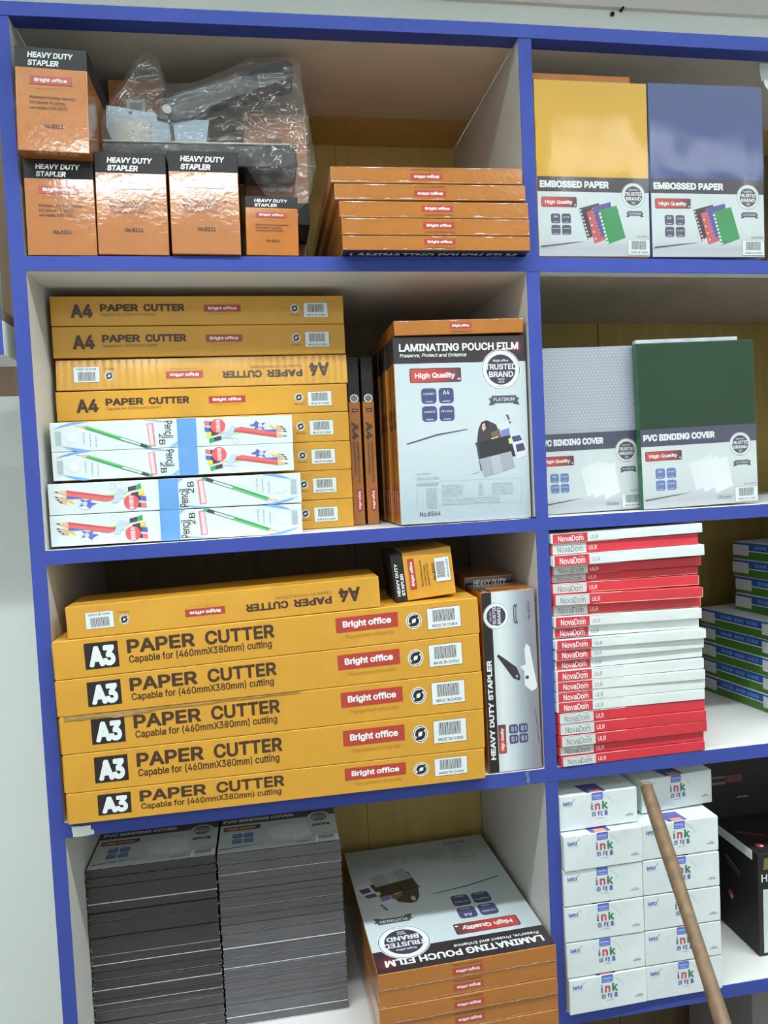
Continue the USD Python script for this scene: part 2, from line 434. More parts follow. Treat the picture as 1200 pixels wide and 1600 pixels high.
def seal(a, u, v, r, text=True, rot=0, ring=WHT, dark=(62, 58, 76)):
    a.on('trusted_brand_seal').disc(u, v, r, ring).disc(u, v, r * .97, (90, 88, 100), r * .94).disc(u, v, r * .74, dark)
    R, S = r / a.w, r / a.h
    a.sub('seal_lettering')
    if rot == 0:
        for c, e in (((130, 130, 140), 0.07), ((236, 240, 242), 0.0)):
            a.text('TRUSTED', u - .80 * R, v - .27 * S, u + .80 * R, v - .02 * S, c, True, e)
            a.text('BRAND', u - .62 * R, v + .10 * S, u + .62 * R, v + .35 * S, c, True, e)
        a.text('Bright office', u - .38 * R, v - .50 * S, u + .38 * R, v - .40 * S, WHT)
        a.text('SINCE', u - .17 * R, v + .44 * S, u + .17 * R, v + .51 * S, WHT)
        a.text('2008', u - .15 * R, v + .55 * S, u + .15 * R, v + .63 * S, WHT)
        a.text('China', u - .24 * R, v + .78 * S, u + .24 * R, v + .87 * S, (110, 108, 118), False)
    else:
        for c, e in (((236, 240, 242), 0.0),):
            a.text('TRUSTED', u - .27 * R, v - .80 * S, u - .02 * R, v + .80 * S, c, True, e, rot=90)
            a.text('BRAND', u + .10 * R, v - .62 * S, u + .35 * R, v + .62 * S, c, True, e, rot=90)
        a.text('Bright office', u - .50 * R, v - .38 * S, u - .40 * R, v + .38 * S, WHT, rot=90)

def ribbon(a, u0, v0, u1, v1, c=(76, 80, 92), rot=0):
    du, dv = u1 - u0, v1 - v0
    a.on('platinum_ribbon')
    if rot == 0:
        a.poly([(u0, v0 + .3 * dv), (u0 + .2 * du, v0 + .2 * dv), (u0 + .2 * du, v1), (u0, v1 + .1 * dv), (u0 + .07 * du, v0 + .65 * dv)], c)
        a.poly([(u1, v0 + .3 * dv), (u1 - .2 * du, v0 + .2 * dv), (u1 - .2 * du, v1), (u1, v1 + .1 * dv), (u1 - .07 * du, v0 + .65 * dv)], c)
        a.rect(u0 + .1 * du, v0, u1 - .1 * du, v0 + .85 * dv, c)
        a.sub('ribbon_lettering').text('PLATINUM', u0 + .16 * du, v0 + .24 * dv, u1 - .16 * du, v0 + .62 * dv, (206, 214, 216))
    else:
        a.poly([(u0 + .3 * du, v0), (u0 + .2 * du, v0 + .2 * dv), (u1, v0 + .2 * dv), (u1 + .1 * du, v0), (u0 + .65 * du, v0 + .07 * dv)], c)
        a.poly([(u0 + .3 * du, v1), (u0 + .2 * du, v1 - .2 * dv), (u1, v1 - .2 * dv), (u1 + .1 * du, v1), (u0 + .65 * du, v1 - .07 * dv)], c)
        a.rect(u0, v0 + .1 * dv, u0 + .85 * du, v1 - .1 * dv, c)
        a.sub('ribbon_lettering').text('PLATINUM', u0 + .24 * du, v0 + .16 * dv, u0 + .62 * du, v1 - .16 * dv, (206, 214, 216), rot=90)

def quality(a, u0, v0, u1, v1, rot=0):
    du, dv = u1 - u0, v1 - v0
    a.on('quality_badge').rect(u0, v0, u1, v1, (70, 60, 66), min(du * a.w, dv * a.h) * .12)
    st = [(0, (200, 74, 66)), (.6, (176, 62, 60)), (1, (92, 62, 68))]
    if rot == 0:
        a.grad(u0 + .02 * du, v0 + .05 * dv, u1 - .03 * du, v1 - .05 * dv, st)
        a.sub('badge_lettering').text('High Quality', u0 + .10 * du, v0 + .34 * dv, u1 - .12 * du, v0 + .66 * dv, WHT, True, 0.03)
        a.poly([(u1 - .08 * du, v1 - .22 * dv), (u1 - .045 * du, v1 - .14 * dv), (u1 - .01 * du, v1 - .22 * dv), (u1 - .045 * du, v1 - .30 * dv)], WHT)
    else:
        a.grad(u0 + .05 * du, v1 - .02 * dv, u1 - .05 * du, v0 + .03 * dv, st, False)
        a.sub('badge_lettering').text('High Quality', u0 + .34 * du, v0 + .12 * dv, u0 + .66 * du, v1 - .10 * dv, WHT, True, 0.03, rot=90)

def icons(a, u0, v0, s_, gap, texts, c=(72, 76, 118), rot=0):
    """four rounded tiles"""
    sv = s_ * a.w / a.h; gv = gap * a.w / a.h
    for i in range(4):
        u, v = u0 + (i % 2) * (s_ + gap), v0 + (i // 2) * (sv + gv)
        a.on('feature_icon#%d' % i)
        a.rect(u, v, u + s_, v + sv, c, s_ * a.w * .22)
        t = texts[i]
        if rot == 0:
            hh = .26 if len(t) <= 2 else .12
            a.text(t, u + (.28 if len(t) <= 2 else .12) * s_, v + (.42 - hh) * sv, u + (.72 if len(t) <= 2 else .88) * s_, v + .42 * sv, (214, 220, 230))
            a.rect(u + .25 * s_, v + .83 * sv, u + .75 * s_, v + .90 * sv, (190, 196, 210))
        else:
            a.rect(u + .22 * s_, v + .2 * sv, u + .55 * s_, v + .8 * sv, (150, 152, 176))
            a.rect(u + .72 * s_, v + .25 * sv, u + .82 * s_, v + .75 * sv, (200, 204, 216))

# ================================================================== THE SETTING
ZS = {1: ([(0, .8715), (.80, .8768), (1.74, .8735)], [(0, .8497), (.80, .8538), (1.74, .847)]),
      2: ([(0, .4722), (.85, .4712), (1.74, .458)], [(0, .4488), (.85, .4452), (1.74, .434)]),
      3: ([(0, -.0074), (.80, 0.0), (1.74, .003)], [(0, -.0308), (.80, -.0236), (1.74, -.0222)]),
      4: ([(0, -.4672), (1.74, -.4672)], [(0, -.4925), (1.74, -.4930)]),
      5: ([(0, -.9425), (1.74, -.9395)], [(0, -.9660), (1.74, -.9655)]),
      6: ([(0, -1.415), (1.74, -1.415)], [(0, -1.44), (1.74, -1.44)])}
def ztop(i, x): return float(np.interp(x, *zip(*ZS[i][0])))
def zbot(i, x): return float(np.interp(x, *zip(*ZS[i][1])))
XL0, XL1, XM0, XM1, XR0, XR1 = -.0232, .0, .8486, .8726, 1.7212, 1.7444
DEPTH = .45
def slab(i, x0, x1, y0, y1, dt=0.0, db=0.0):
    xs = sorted({x0, x1} | {q for q in (.8, .85) if x0 < q < x1})
    V, F = [], []
    for x in xs:
        for y in (y0, y1):
            V += [(x, y, zbot(i, x) + db), (x, y, ztop(i, x) - dt)]
    for k in range(len(xs) - 1):
        a, b = 4 * k, 4 * k + 4
        F += [[a, b, b + 1, a + 1], [a + 2, a + 3, b + 3, b + 2], [a + 1, b + 1, b + 3, a + 3], [a, a + 2, b + 2, b]]
    e = 4 * (len(xs) - 1)
    F += [[0, 1, 3, 2], [e, e + 2, e + 3, e + 1]]
    return trimesh.Trimesh(*meshkit.arrays((np.array(V), np.array(F)))[:2], process=False)

unit = thing('shelving_unit', 'tall white melamine shelving unit edged in blue laminate, full of boxed stationery', 'shelving unit')
part(unit, 'post', bx(XL0, XL1, 0, .0022, -1.45, zbot(1, 0)), M['blue'], label='blue left post edge of the shelving unit')
for x0, x1 in ((XM0, XM1), (XR0, XR1)):
    for i in range(1, 6):
        part(unit, 'post', bx(x0, x1, 0.0004, .0022, ztop(i + 1, x0) - .0002, zbot(i, x0) + .0002), M['blue'])
part(unit, 'rail', slab(1, XL0, XR1, -.0012, .033), M['blue'], label='thick blue top rail')
part(unit, 'rail', slab(2, XL1, XR1, 0, .0022), M['blue'])
part(unit, 'rail', slab(3, XL1, XR1, 0, .0022), M['blue'])
r4 = part(unit, 'rail', slab(4, XL1, XR1, 0, .0022), M['blue'])
part(unit, 'rail', slab(5, XL1, XR1, 0, .0022), M['blue'])
for i in range(2, 7):
    part(unit, 'shelf_board', slab(i, XL1, XM0, .0022, DEPTH), M['white_board'])
    part(unit, 'shelf_board', slab(i, XM1, XR0, .0022, DEPTH), M['white_board'])
for x0, x1 in ((XL1, XM0), (XM1, XR0)):
    part(unit, 'top_board', bx(x0, x1, .033, .31, .854, .875), M['soffit'])
    part(unit, 'top_board', bx(x0, x1, .312, DEPTH, .8545, .875), M['ochre_light'])
for x0, x1 in ((XL0, XL1), (XM0, XM1), (XR0, XR1)):
    part(unit, 'side_panel', bx(x0, x1, .0022, DEPTH + .01, -1.45, .853), M['panel'])
for a, b in ((XL1, XM0), (XM1, XR0)):
    for i in range(1, 6):
        z0, z1 = -1.44 if i == 5 else ztop(i + 1, a) - .02, zbot(i, a) + .01
        n = 3
        for k in range(n):
            w = (b - a) / n
            off = (.04 if a > .5 else 0.0)
            xa, xb = a + w * k + (off if k else 0), a + w * (k + 1) - .0012 + (off if k < n - 1 else 0)
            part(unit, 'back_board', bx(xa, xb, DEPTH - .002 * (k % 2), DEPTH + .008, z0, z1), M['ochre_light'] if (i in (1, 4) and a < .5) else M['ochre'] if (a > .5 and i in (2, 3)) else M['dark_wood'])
M['underside'] = plain('darker_brown_board', (150, 136, 118), 0.8, 0.1, 30)  # browner and darker than the white shelf boards
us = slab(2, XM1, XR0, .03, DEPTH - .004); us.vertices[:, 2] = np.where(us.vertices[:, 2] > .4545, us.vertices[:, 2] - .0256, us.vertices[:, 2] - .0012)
part(unit, 'underside_panel', us, M['underside'], label='thin darker brown panel under the shelf board')
# wear on the rails
g = Polygon([(.0118, -.4737), (.0125, -.4832), (.0135, -.4868), (.0132, -.4915), (.020, -.4922), (.040, -.4915), (.0468, -.4905), (.0482, -.487), (.0462, -.4828), (.0425, -.482), (.0428, -.4742), (.030, -.4750), (.018, -.4740)])
tp = trimesh.creation.extrude_polygon(g, .0006, engine='earcut'); tp.vertices = np.c_[tp.vertices[:, 0], -tp.vertices[:, 2] - .0001, tp.vertices[:, 1]]; tp.invert()
part(unit, 'paper_tape', tp, M['tape'], label='torn piece of white tape on the blue rail')
g = Polygon([(.8080, -.4700), (.812, -.4682), (.8195, -.4680), (.8172, -.4698), (.8158, -.472), (.8175, -.478), (.8185, -.4880), (.8150, -.4905), (.8110, -.4880), (.8128, -.478), (.8105, -.4735)])
tp = trimesh.creation.extrude_polygon(g, .0003, engine='earcut'); tp.vertices = np.c_[tp.vertices[:, 0], -tp.vertices[:, 2] - .0001, tp.vertices[:, 1]]; tp.invert()
part(unit, 'scuff_mark', tp, M['scuff'], label='grey scuff on the blue rail')
part(unit, 'edge_chip', bx(.8395, .8490, -.0006, .009, .0005, .0024), M['hole'], label='dark chip at the foot of the middle post')
part(unit, 'knot', cyl((.905, DEPTH - .0006, .425), (.905, DEPTH - .0026, .425), .008), M['hole'])

wall = part(None, 'wall_back', bx(-2.2, 3.4, .46, .50, -1.5, 1.42), M['wall']); tag(wall, 'pale painted wall above the shelving unit', 'wall', kind='structure')
tr = part(None, 'trim_1', bx(-2.2, 3.4, .448, .46, 1.2, 1.42), M['wall_grey']); tag(tr, 'slightly greyer band along the top of the wall', 'trim', kind='structure')  # proud band, a little greyer than the wall below
for (x, z, r) in ((1.263, 1.1885, .0050), (1.286, 1.1985, .0036)):
    part(wall, 'drill_hole', cyl((x, .4595, z), (x, .455 if z < 1.19 else .447, z), r, n=16), M['hole'])
fl = part(None, 'floor', bx(-2.2, 3.4, -4.5, .5, -1.5, -1.45), M['floor']); tag(fl, 'pale shop floor under the shelving', 'floor', kind='structure')

cl = UsdGeom.Xform.Define(stage, '/World/ceiling').GetPrim(); tag(cl, 'white shop ceiling with an added light-blocking lamp recess, above the frame', 'ceiling', kind='structure')
part(cl, 'ceiling_panel', bx(-2.6, 4.8, -.735, .46, 1.42, 1.45), M['wall'])
part(cl, 'ceiling_panel', bx(-2.6, 4.8, -4.5, -.865, 1.42, 1.45), M['wall'])
part(cl, 'added_trough', cat(bx(-2.6, 4.8, -.735, -.72, 1.45, 1.55), bx(-2.6, 4.8, -.88, -.865, 1.45, 1.55), bx(-2.6, 4.8, -.88, -.72, 1.55, 1.56)), M['wall'])  # added recess walls, unseen, keep the lamp off the upper shelves
# the neighbouring unit at the left edge
nb = thing('side_shelf', 'white side shelf with a blue front edge, left of the blue post', 'shelf')
part(nb, 'shelf_board', bx(-.55, -.0392, -.004, .115, .3135, .369), M['white_board'])
part(nb, 'bracket', bx(-.50, -.47, .115, .302, .32, .36), M['dark_wood'])
part(nb, 'rail', bx(-.55, -.0402, -.0065, -.0042, .3145, .389), M['blue'])
part(nb, 'back_board', bx(-.55, -.0245, .302, .312, .285, .85), M['dark_wood'])
part(nb, 'cleat', bx(-.0605, -.0394, .0, .115, .3695, .386), M['dark_wood'])
tag(part(None, 'package', T(rbox(.16, .05, .115, .012), (-.2245, .05, .3695)), M['package'], 30), 'pale glossy packet standing on the side shelf at the left edge', 'packet')
wl = part(None, 'wall_left', bx(-.9, -.028, .30, .34, -1.45, .284), M['wall']); tag(wl, 'pale wall panel left of the blue post, below the side shelf', 'wall', kind='structure')

# ================================================================== A3 PAPER CUTTER CARTONS
ORD = ['first', 'second', 'third', 'fourth', 'fifth', 'sixth', 'seventh', 'eighth', 'ninth', 'tenth', 'eleventh', 'twelfth', 'thirteenth', 'fourteenth', 'fifteenth', 'sixteenth', 'seventeenth', 'eighteenth', 'nineteenth', 'twentieth', 'twenty-first', 'twenty-second', 'twenty-third', 'twenty-fourth']
def a3_box(label, loc, rot, scale):
    w, h, d = .724, .0625, .20
    t = thing('a3_cutter_box', label, 'box', loc, rot, 'yellow A3 paper cutter boxes in a stack', scale)
    part(t, 'body', rbox(w, d, h, .0016), M['cutter3'], 30)
    a = Art(w, h)
    a.on('size_mark').rect(.068, .13, .142, .80, BLK)
    a.text('A3', .077, .26, .135, .70, WHT, True, 0.07)
    a.on('title_lettering').text('PAPER', .162, .155, .314, .475, BRN, True, 0.025).text('CUTTER', .338, .155, .498, .475, BRN, True, 0.025)
    a.text('Capable for (460mmX380mm) cutting', .164, .56, .49, .735, BRN, True, 0.0)
    badge(a, .645, .16, .797, .56)
    a.on('tagline').text('The perfect office life', .665, .645, .785, .74, (186, 120, 36), False)
    recycle(a, .836, .455, .0142)
    barcode(a, .870, .17, .953, .74, 3)
    front(a, t, M['cutter3_print'], w, h)
    # tucked end flap folded round the left corner
    part(t, 'tuck_flap', T(rbox(.0022, .06, h * .93, .0008), (-.0022, .004, .001)), M['cutter3'], 30)
    return t
A3 = [(.0056, -.2219, .0651, 1.71, .7257), (.0057, -.2835, .0613, 1.12, .7251), (.0079, -.3475, .0632, .70, .7245), (.0085, -.4130, .0648, .16, .7236), (.0101, -.4655, .0532, -.10, .7204)]
lab = ['topmost yellow A3 paper cutter box, carrying the smaller A4 box', 'second box from the top in the stack of yellow A3 paper cutter boxes', 'yellow A3 paper cutter box with its top edge torn and scuffed, middle of the stack', 'second box from the bottom in the stack of yellow A3 paper cutter boxes', 'yellow A3 paper cutter box at the bottom of its stack, standing on the blue rail']
def stack_fit(rows, gap=.0004):
    """rows from the top, (x, z, h, roll, w): the height at both ends that just meets the box above"""
    out = []
    for i, (x, z, h, roll, w) in enumerate(rows):
        zb = lambda r, q: r[1] + math.tan(math.radians(r[3])) * (q - r[0])
        if i == 0: out.append((h, h)); continue
        up = rows[i - 1]
        out.append((zb(up, x) - z - gap, zb(up, x + w) - zb(rows[i], x + w) - gap))
    return out
for i, ((x, z, h, roll, w), (hl, hr)) in enumerate(zip(A3, stack_fit(A3))):
    WARP = (.724, .0625, hl, hr)
    t = a3_box(lab[i], (x, -.012, z), (0, -roll, 0), (w / .724, 1, 1))
    if i == 2:
        pts_t, pts_b = [], []
        r = random.Random(4)
        for k in range(30):
            u = .012 + .60 * k / 29
            pts_t.append((u * .65, .0626)); dep = (.010 if k < 11 else .006 if k < 15 else .0045) * (1 - k / 40)
            pts_b.append((u * .65, .0625 - max(.0008, dep * r.uniform(.45, 1.2))))
        g = Polygon(pts_t + pts_b[::-1]).buffer(0)
        tm = trimesh.creation.extrude_polygon(g, .0011, engine='earcut'); tm.vertices = np.c_[tm.vertices[:, 0], -tm.vertices[:, 2] - .0002, tm.vertices[:, 1]]; tm.invert()
        part(t, 'torn_edge', tm, M['torn'], label='torn grey-brown board edge along the top')
    WARP = None

# ================================================================== A4 PAPER CUTTER CARTONS
M['cutter_gloss'] = card('glossy_yellow_carton', YEL, 0.33, 0.9, 0.13, wob=0.3, fscale=24, fstr=0.45, coat_ior=1.7)
M['cutter_gloss_print'] = card('glossy_yellow_print', None, 0.36, 0.9, 0.13, wob=0.3, fscale=24, fstr=0.45, coat_ior=1.7)
def a4_box(label, loc, rot, scale, group, turned=False, mat='cutter'):
    w, h, d = .518, .0535, .33
    t = thing('a4_cutter_box', label, 'box', loc, rot, group, scale)
    part(t, 'body', rbox(w, d, h, .0016), M[mat], 30)
    a = Art(w, h)
    a.on('size_mark').text('A4', .066, .30, .138, .70, BRN, True, 0.04)
    a.on('title_lettering').text('PAPER', .162, .29, .288, .50, BRN, True, 0.05).text('CUTTER', .306, .29, .443, .50, BRN, True, 0.05)
    a.text('Capable for (300mmX250mm)', .162, .575, .345, .67, (112, 76, 40), False)
    badge(a, .51, .31, .636, .55)
    a.on('tagline').text('The perfect office life', .527, .60, .622, .65, (186, 120, 36), False)
    recycle(a, .825, .45, .0082)
    a.text('RECYCLE', .808, .66, .842, .70, (120, 80, 40))
    barcode(a, .857, .26, .942, .76, 5)
    front(a, t, M[mat + '_print'], w, h, turned)
    return t
G4 = 'yellow A4 paper cutter boxes in one tall stack'
A4 = [(.0078, .3800, .0520, -.30, .518), (.0080, .3240, .0545, -.20, .518), (.0097, .2665, .0556, .05, .518), (.0073, .2128, .0522, .20, .518), (.0080, .1585, .053, .15, .518), (.0085, .1048, .053, .15, .518), (.0085, .0500, .0535, .2, .518), (.0085, -.0062, .0533, .46, .518)]
lab = ['A4 paper cutter box on top of its stack, in the shade of the shelf above', 'second box from the top of the A4 paper cutter stack', 'A4 paper cutter box turned upside down, with a bright glare across its front', 'A4 paper cutter box right above the white pencil boxes, its title readable',
       'A4 paper cutter box behind the topmost pencil box, fifth from the top', 'A4 paper cutter box behind the second pencil box, sixth from the top', 'A4 paper cutter box behind the third pencil box, second from the bottom', 'A4 paper cutter box at the bottom of its stack, behind the lowest pencil box']
a4 = None
for i, ((x, z, h, roll, w), (hl, hr)) in enumerate(zip(A4, stack_fit(A4))):
    loc, rot, sc = (x, .10, z), (0, -roll, 0), (1, 1, min(hl, hr) / .0535)
    if i == 2:
        SHEAR = .118
        a4_box(lab[i], (x, .0985, z), (0, -roll, 0), sc, G4, True, 'cutter_gloss')
        SHEAR = 0.0
    elif a4 is None:
        a4 = a4_box(lab[i], loc, rot, sc, G4)
    else:
        copy(a4, lab[i], loc, rot, scale=sc)
loose = a4_box('upside-down yellow A4 paper cutter box lying on the A3 boxes', (.0287, -.009, -.1554), (0, -1.75, 0), (.5250 / .518, .38, .0540 / .0535), 'loose A4 paper cutter box', True)
part(loose, 'crease', cat(*[T(rbox(.0009, .0006, .016 - .002 * k, .0002), (.497 + .0045 * k, -.0007, .003 + .001 * k)) for k in range(4)]), M['cutter'], label='crushed creases at the box corner')

# ================================================================== STAPLER CARTONS
def stapler_front(w, h, no='No.8211'):
    a = Art(w, h)
    a.on('title_lettering').text('HEAVY DUTY', .175, .052, .80, .100, WHT, True, 0.04, .15).text('STAPLER', .175, .128, .60, .176, WHT, True, 0.04, .15)
    badge(a, .20, .275, .78, .355)
    a.on('small_lettering').text('The perfect office life', .25, .385, .74, .40, (170, 100, 40), False)
    a.text('Maximum binding capacity', .19, .465, .82, .492, (96, 58, 30)).text('210 sheets 70 grams,', .19, .515, .69, .542, (96, 58, 30)).text('use staples 23/8-23/23', .19, .565, .71, .592, (96, 58, 30))
    a.text(no, .385, .735, .645, .772, BLK)
    return a
def stapler_box(label, loc, rot, group, w=.11, h=.156, d=.30, mat='orange', scale=None, turned=False, front_art=True, barcode_end=False):
    t = thing('stapler_box', label, 'box', loc, rot, group, scale)
    part(t, 'body', rbox(w, d, h, .0014), M[mat], 30)
    if barcode_end:
        a = Art(w, h); barcode(a, .32, .18, .66, .50, 9, False); a.on('small_lettering').text('No.8211', .38, .60, .62, .64, BLK)
        front(a, t, M[mat + '_print'], w, h)
        return t
    # the black cap of the print runs round all sides
    if turned: part(t, 'black_band', T(rbox(w + .0006, d + .0006, h * .205, .0014), (-.0003, -.0003, -.0003)), M['black_card'], 30)
    else: part(t, 'black_band', T(rbox(w + .0006, d + .0006, h * .205, .0014), (-.0003, -.0003, h * .795 + .0003)), M['black_card'], 30)
    front(stapler_front(w, h), t, M[mat + '_print'], w, h, turned, lift=.0008)
    return t
GS = 'orange heavy duty stapler boxes on the top shelf'
sb = stapler_box('orange stapler box standing on another one, beside the top of the blue post', (.0089, -.030, .6256 + .002), (0, 2.0, 0), GS, .1075, .160, .30)
copy(sb, 'orange stapler box directly under the topmost one, beside the blue post', (.0055, .0, .4738), (0, .6, 0), scale=(1.0, 1, .955))
copy(sb, 'orange stapler box with a glare, second in the lower row from the blue post', (.1150, -.002, .4745), (0, .9, 0), scale=(1.05, 1, 1.03))
copy(sb, 'orange stapler box with a glare, third in the lower row, under the bagged stapler', (.2325, -.006, .4742), (0, .7, 0), scale=(1.05, 1, 1.05))
stapler_box('small orange stapler box with corrugated glare, rightmost in the lower row', (.3540, .0, .4742), (0, 1.2, 0), GS, .0885, .0985, .22, 'flute')
stapler_box('orange carton end with a barcode, behind the bagged stapler', (.1185, .165, .645), (0, .0, 0), GS, .098, .196, .2, 'orange', barcode_end=True)
stapler_box('upside-down orange stapler box behind the right end of the bagged stapler', (.3575, .135, .5700), (0, .3, 0), GS, .1165, .2035, .25, 'orange', turned=True)
sup = stapler_box('shaded orange carton under the upside-down stapler box', (.3575, .240, .4718), (0, 0, 0), GS, .1165, .095, .18, 'orange', barcode_end=True)

def small_stapler_box(label, loc, rot):
    """lying on its side: the print reads upwards"""
    w, h, d = .1126, .0872, .10
    t = thing('small_stapler_box', label, 'box', loc, rot)
    part(t, 'body', rbox(w, d, h, .0014), M['cutter'], 30)
    part(t, 'black_band', T(rbox(w * .205, d + .0006, h + .0006, .0014), (-.0003, -.0003, -.0003)), M['black_card'], 30)
    a = Art(h, w)
    a.on('title_lettering').text('HEAVY DUTY', .12, .045, .80, .09, WHT, True, 0.04).text('STAPLER', .12, .12, .58, .165, WHT, True, 0.04)
    badge(a, .22, .265, .86, .37)
    a.on('small_lettering').text('Maximum binding capacity', .25, .455, .80, .48, (90, 60, 30)).text('210 sheets 70 grams,', .25, .51, .70, .535, (90, 60, 30)).text('use staples 23/8-23/23', .25, .56, .72, .585, (90, 60, 30))
    a.text('No.8212', .36, .655, .70, .70, BLK)
    barcode(a, .30, .70, .80, .94, 4)
    a.emit(t, M['cutter_print'], (w, 0, 0), Z, -X, lift=.0008)
    return t
small_stapler_box('small orange stapler box lying tilted on top of the A3 cutter boxes', (.5853, .016, -.1388), (0, -4.85, 0))

def upright_box(label, loc, rot):
    w, h, d = .1027, .337, .09
    t = thing('tall_stapler_box', label, 'box', loc, rot)
    part(t, 'body', rbox(w, d, h, .0012), M['orange'], 30)
    a = Art(w, h)
    SIL = [(0, (176, 188, 194)), (.16, (206, 216, 218)), (.32, (222, 230, 230)), (.50, (196, 208, 212)), (.68, (160, 170, 178)), (.84, (140, 142, 150)), (1, (134, 134, 144))]
    a.on('printed_face').grad(0.008, .004, .992, .996, SIL)
    a.rect(.008, .004, .19, .996, BLK)
    a.on('title_lettering').text('HEAVY DUTY STAPLER', .055, .375, .135, .925, WHT, True, 0.05, rot=90)
    seal(a, .265, .135, .0245, rot=90)
    ribbon(a, .585, .075, .655, .19, rot=90)
    a.on('small_lettering').text('No.8212', .855, .07, .89, .165, BLK, rot=90)
    quality(a, .20, .735, .345, .895, rot=90)
    icons(a, .405, .74, .165, .02, ['', '', '', ''], (70, 72, 104), rot=90)
    a.on('stapler_picture').poly([(.80, .30), (.86, .32), (.97, .54), (.95, .555), (.86, .565), (.74, .53), (.74, .45), (.66, .425), (.77, .415), (.76, .33)], (220, 228, 228))
    a.poly([(.245, .355), (.275, .345), (.60, .425), (.66, .475), (.66, .49), (.64, .50), (.53, .485)], (58, 52, 54))
    a.disc(.60, .475, .0024, (170, 170, 172)).disc(.79, .487, .0035, (70, 70, 74))
    a.line([(.905, .66), (.94, .76), (.955, .86)], .0016, (96, 98, 108))
    front(a, t, M['print'], w, h)
    # printed top end
    b = Art(w, d)
    b.on('printed_top').rect(.01, .01, .19, .99, BLK).text('HEAVY DUTY', .055, .80, .135, .98, WHT, True, rot=90)
    b.emit(t, M['orange_print'], (0, 0, h), X, Y)
    return t
upright_box('tall silver and black stapler box standing between the A3 boxes and the blue post', (.7427, .005, -.4667), (0, -.5, 0))

def flat_end_box(label, loc, rot):
    w, h, d = .1005, .3505, .16
    t = thing('dark_stapler_box', label, 'box', loc, rot)
    part(t, 'body', rbox(w, d, h, .0014), M['orange'], 30)
    a = Art(w, h); k = .07 / h
    a.on('black_front').rect(.01, .004, .99, .985 * k, BLK)
    a.on('title_lettering').text('HEAVY DUTY', .17, .10 * k, .83, .25 * k, WHT, True, 0.04, .15).text('STAPLER', .17, .36 * k, .62, .51 * k, WHT, True, 0.04, .15)
    front(a, t, M['orange_print'], w, h)
flat_end_box('black-fronted stapler box standing in the shade behind the tall silver one', (.7398, .108, -.4664), (0, -.3, 0))

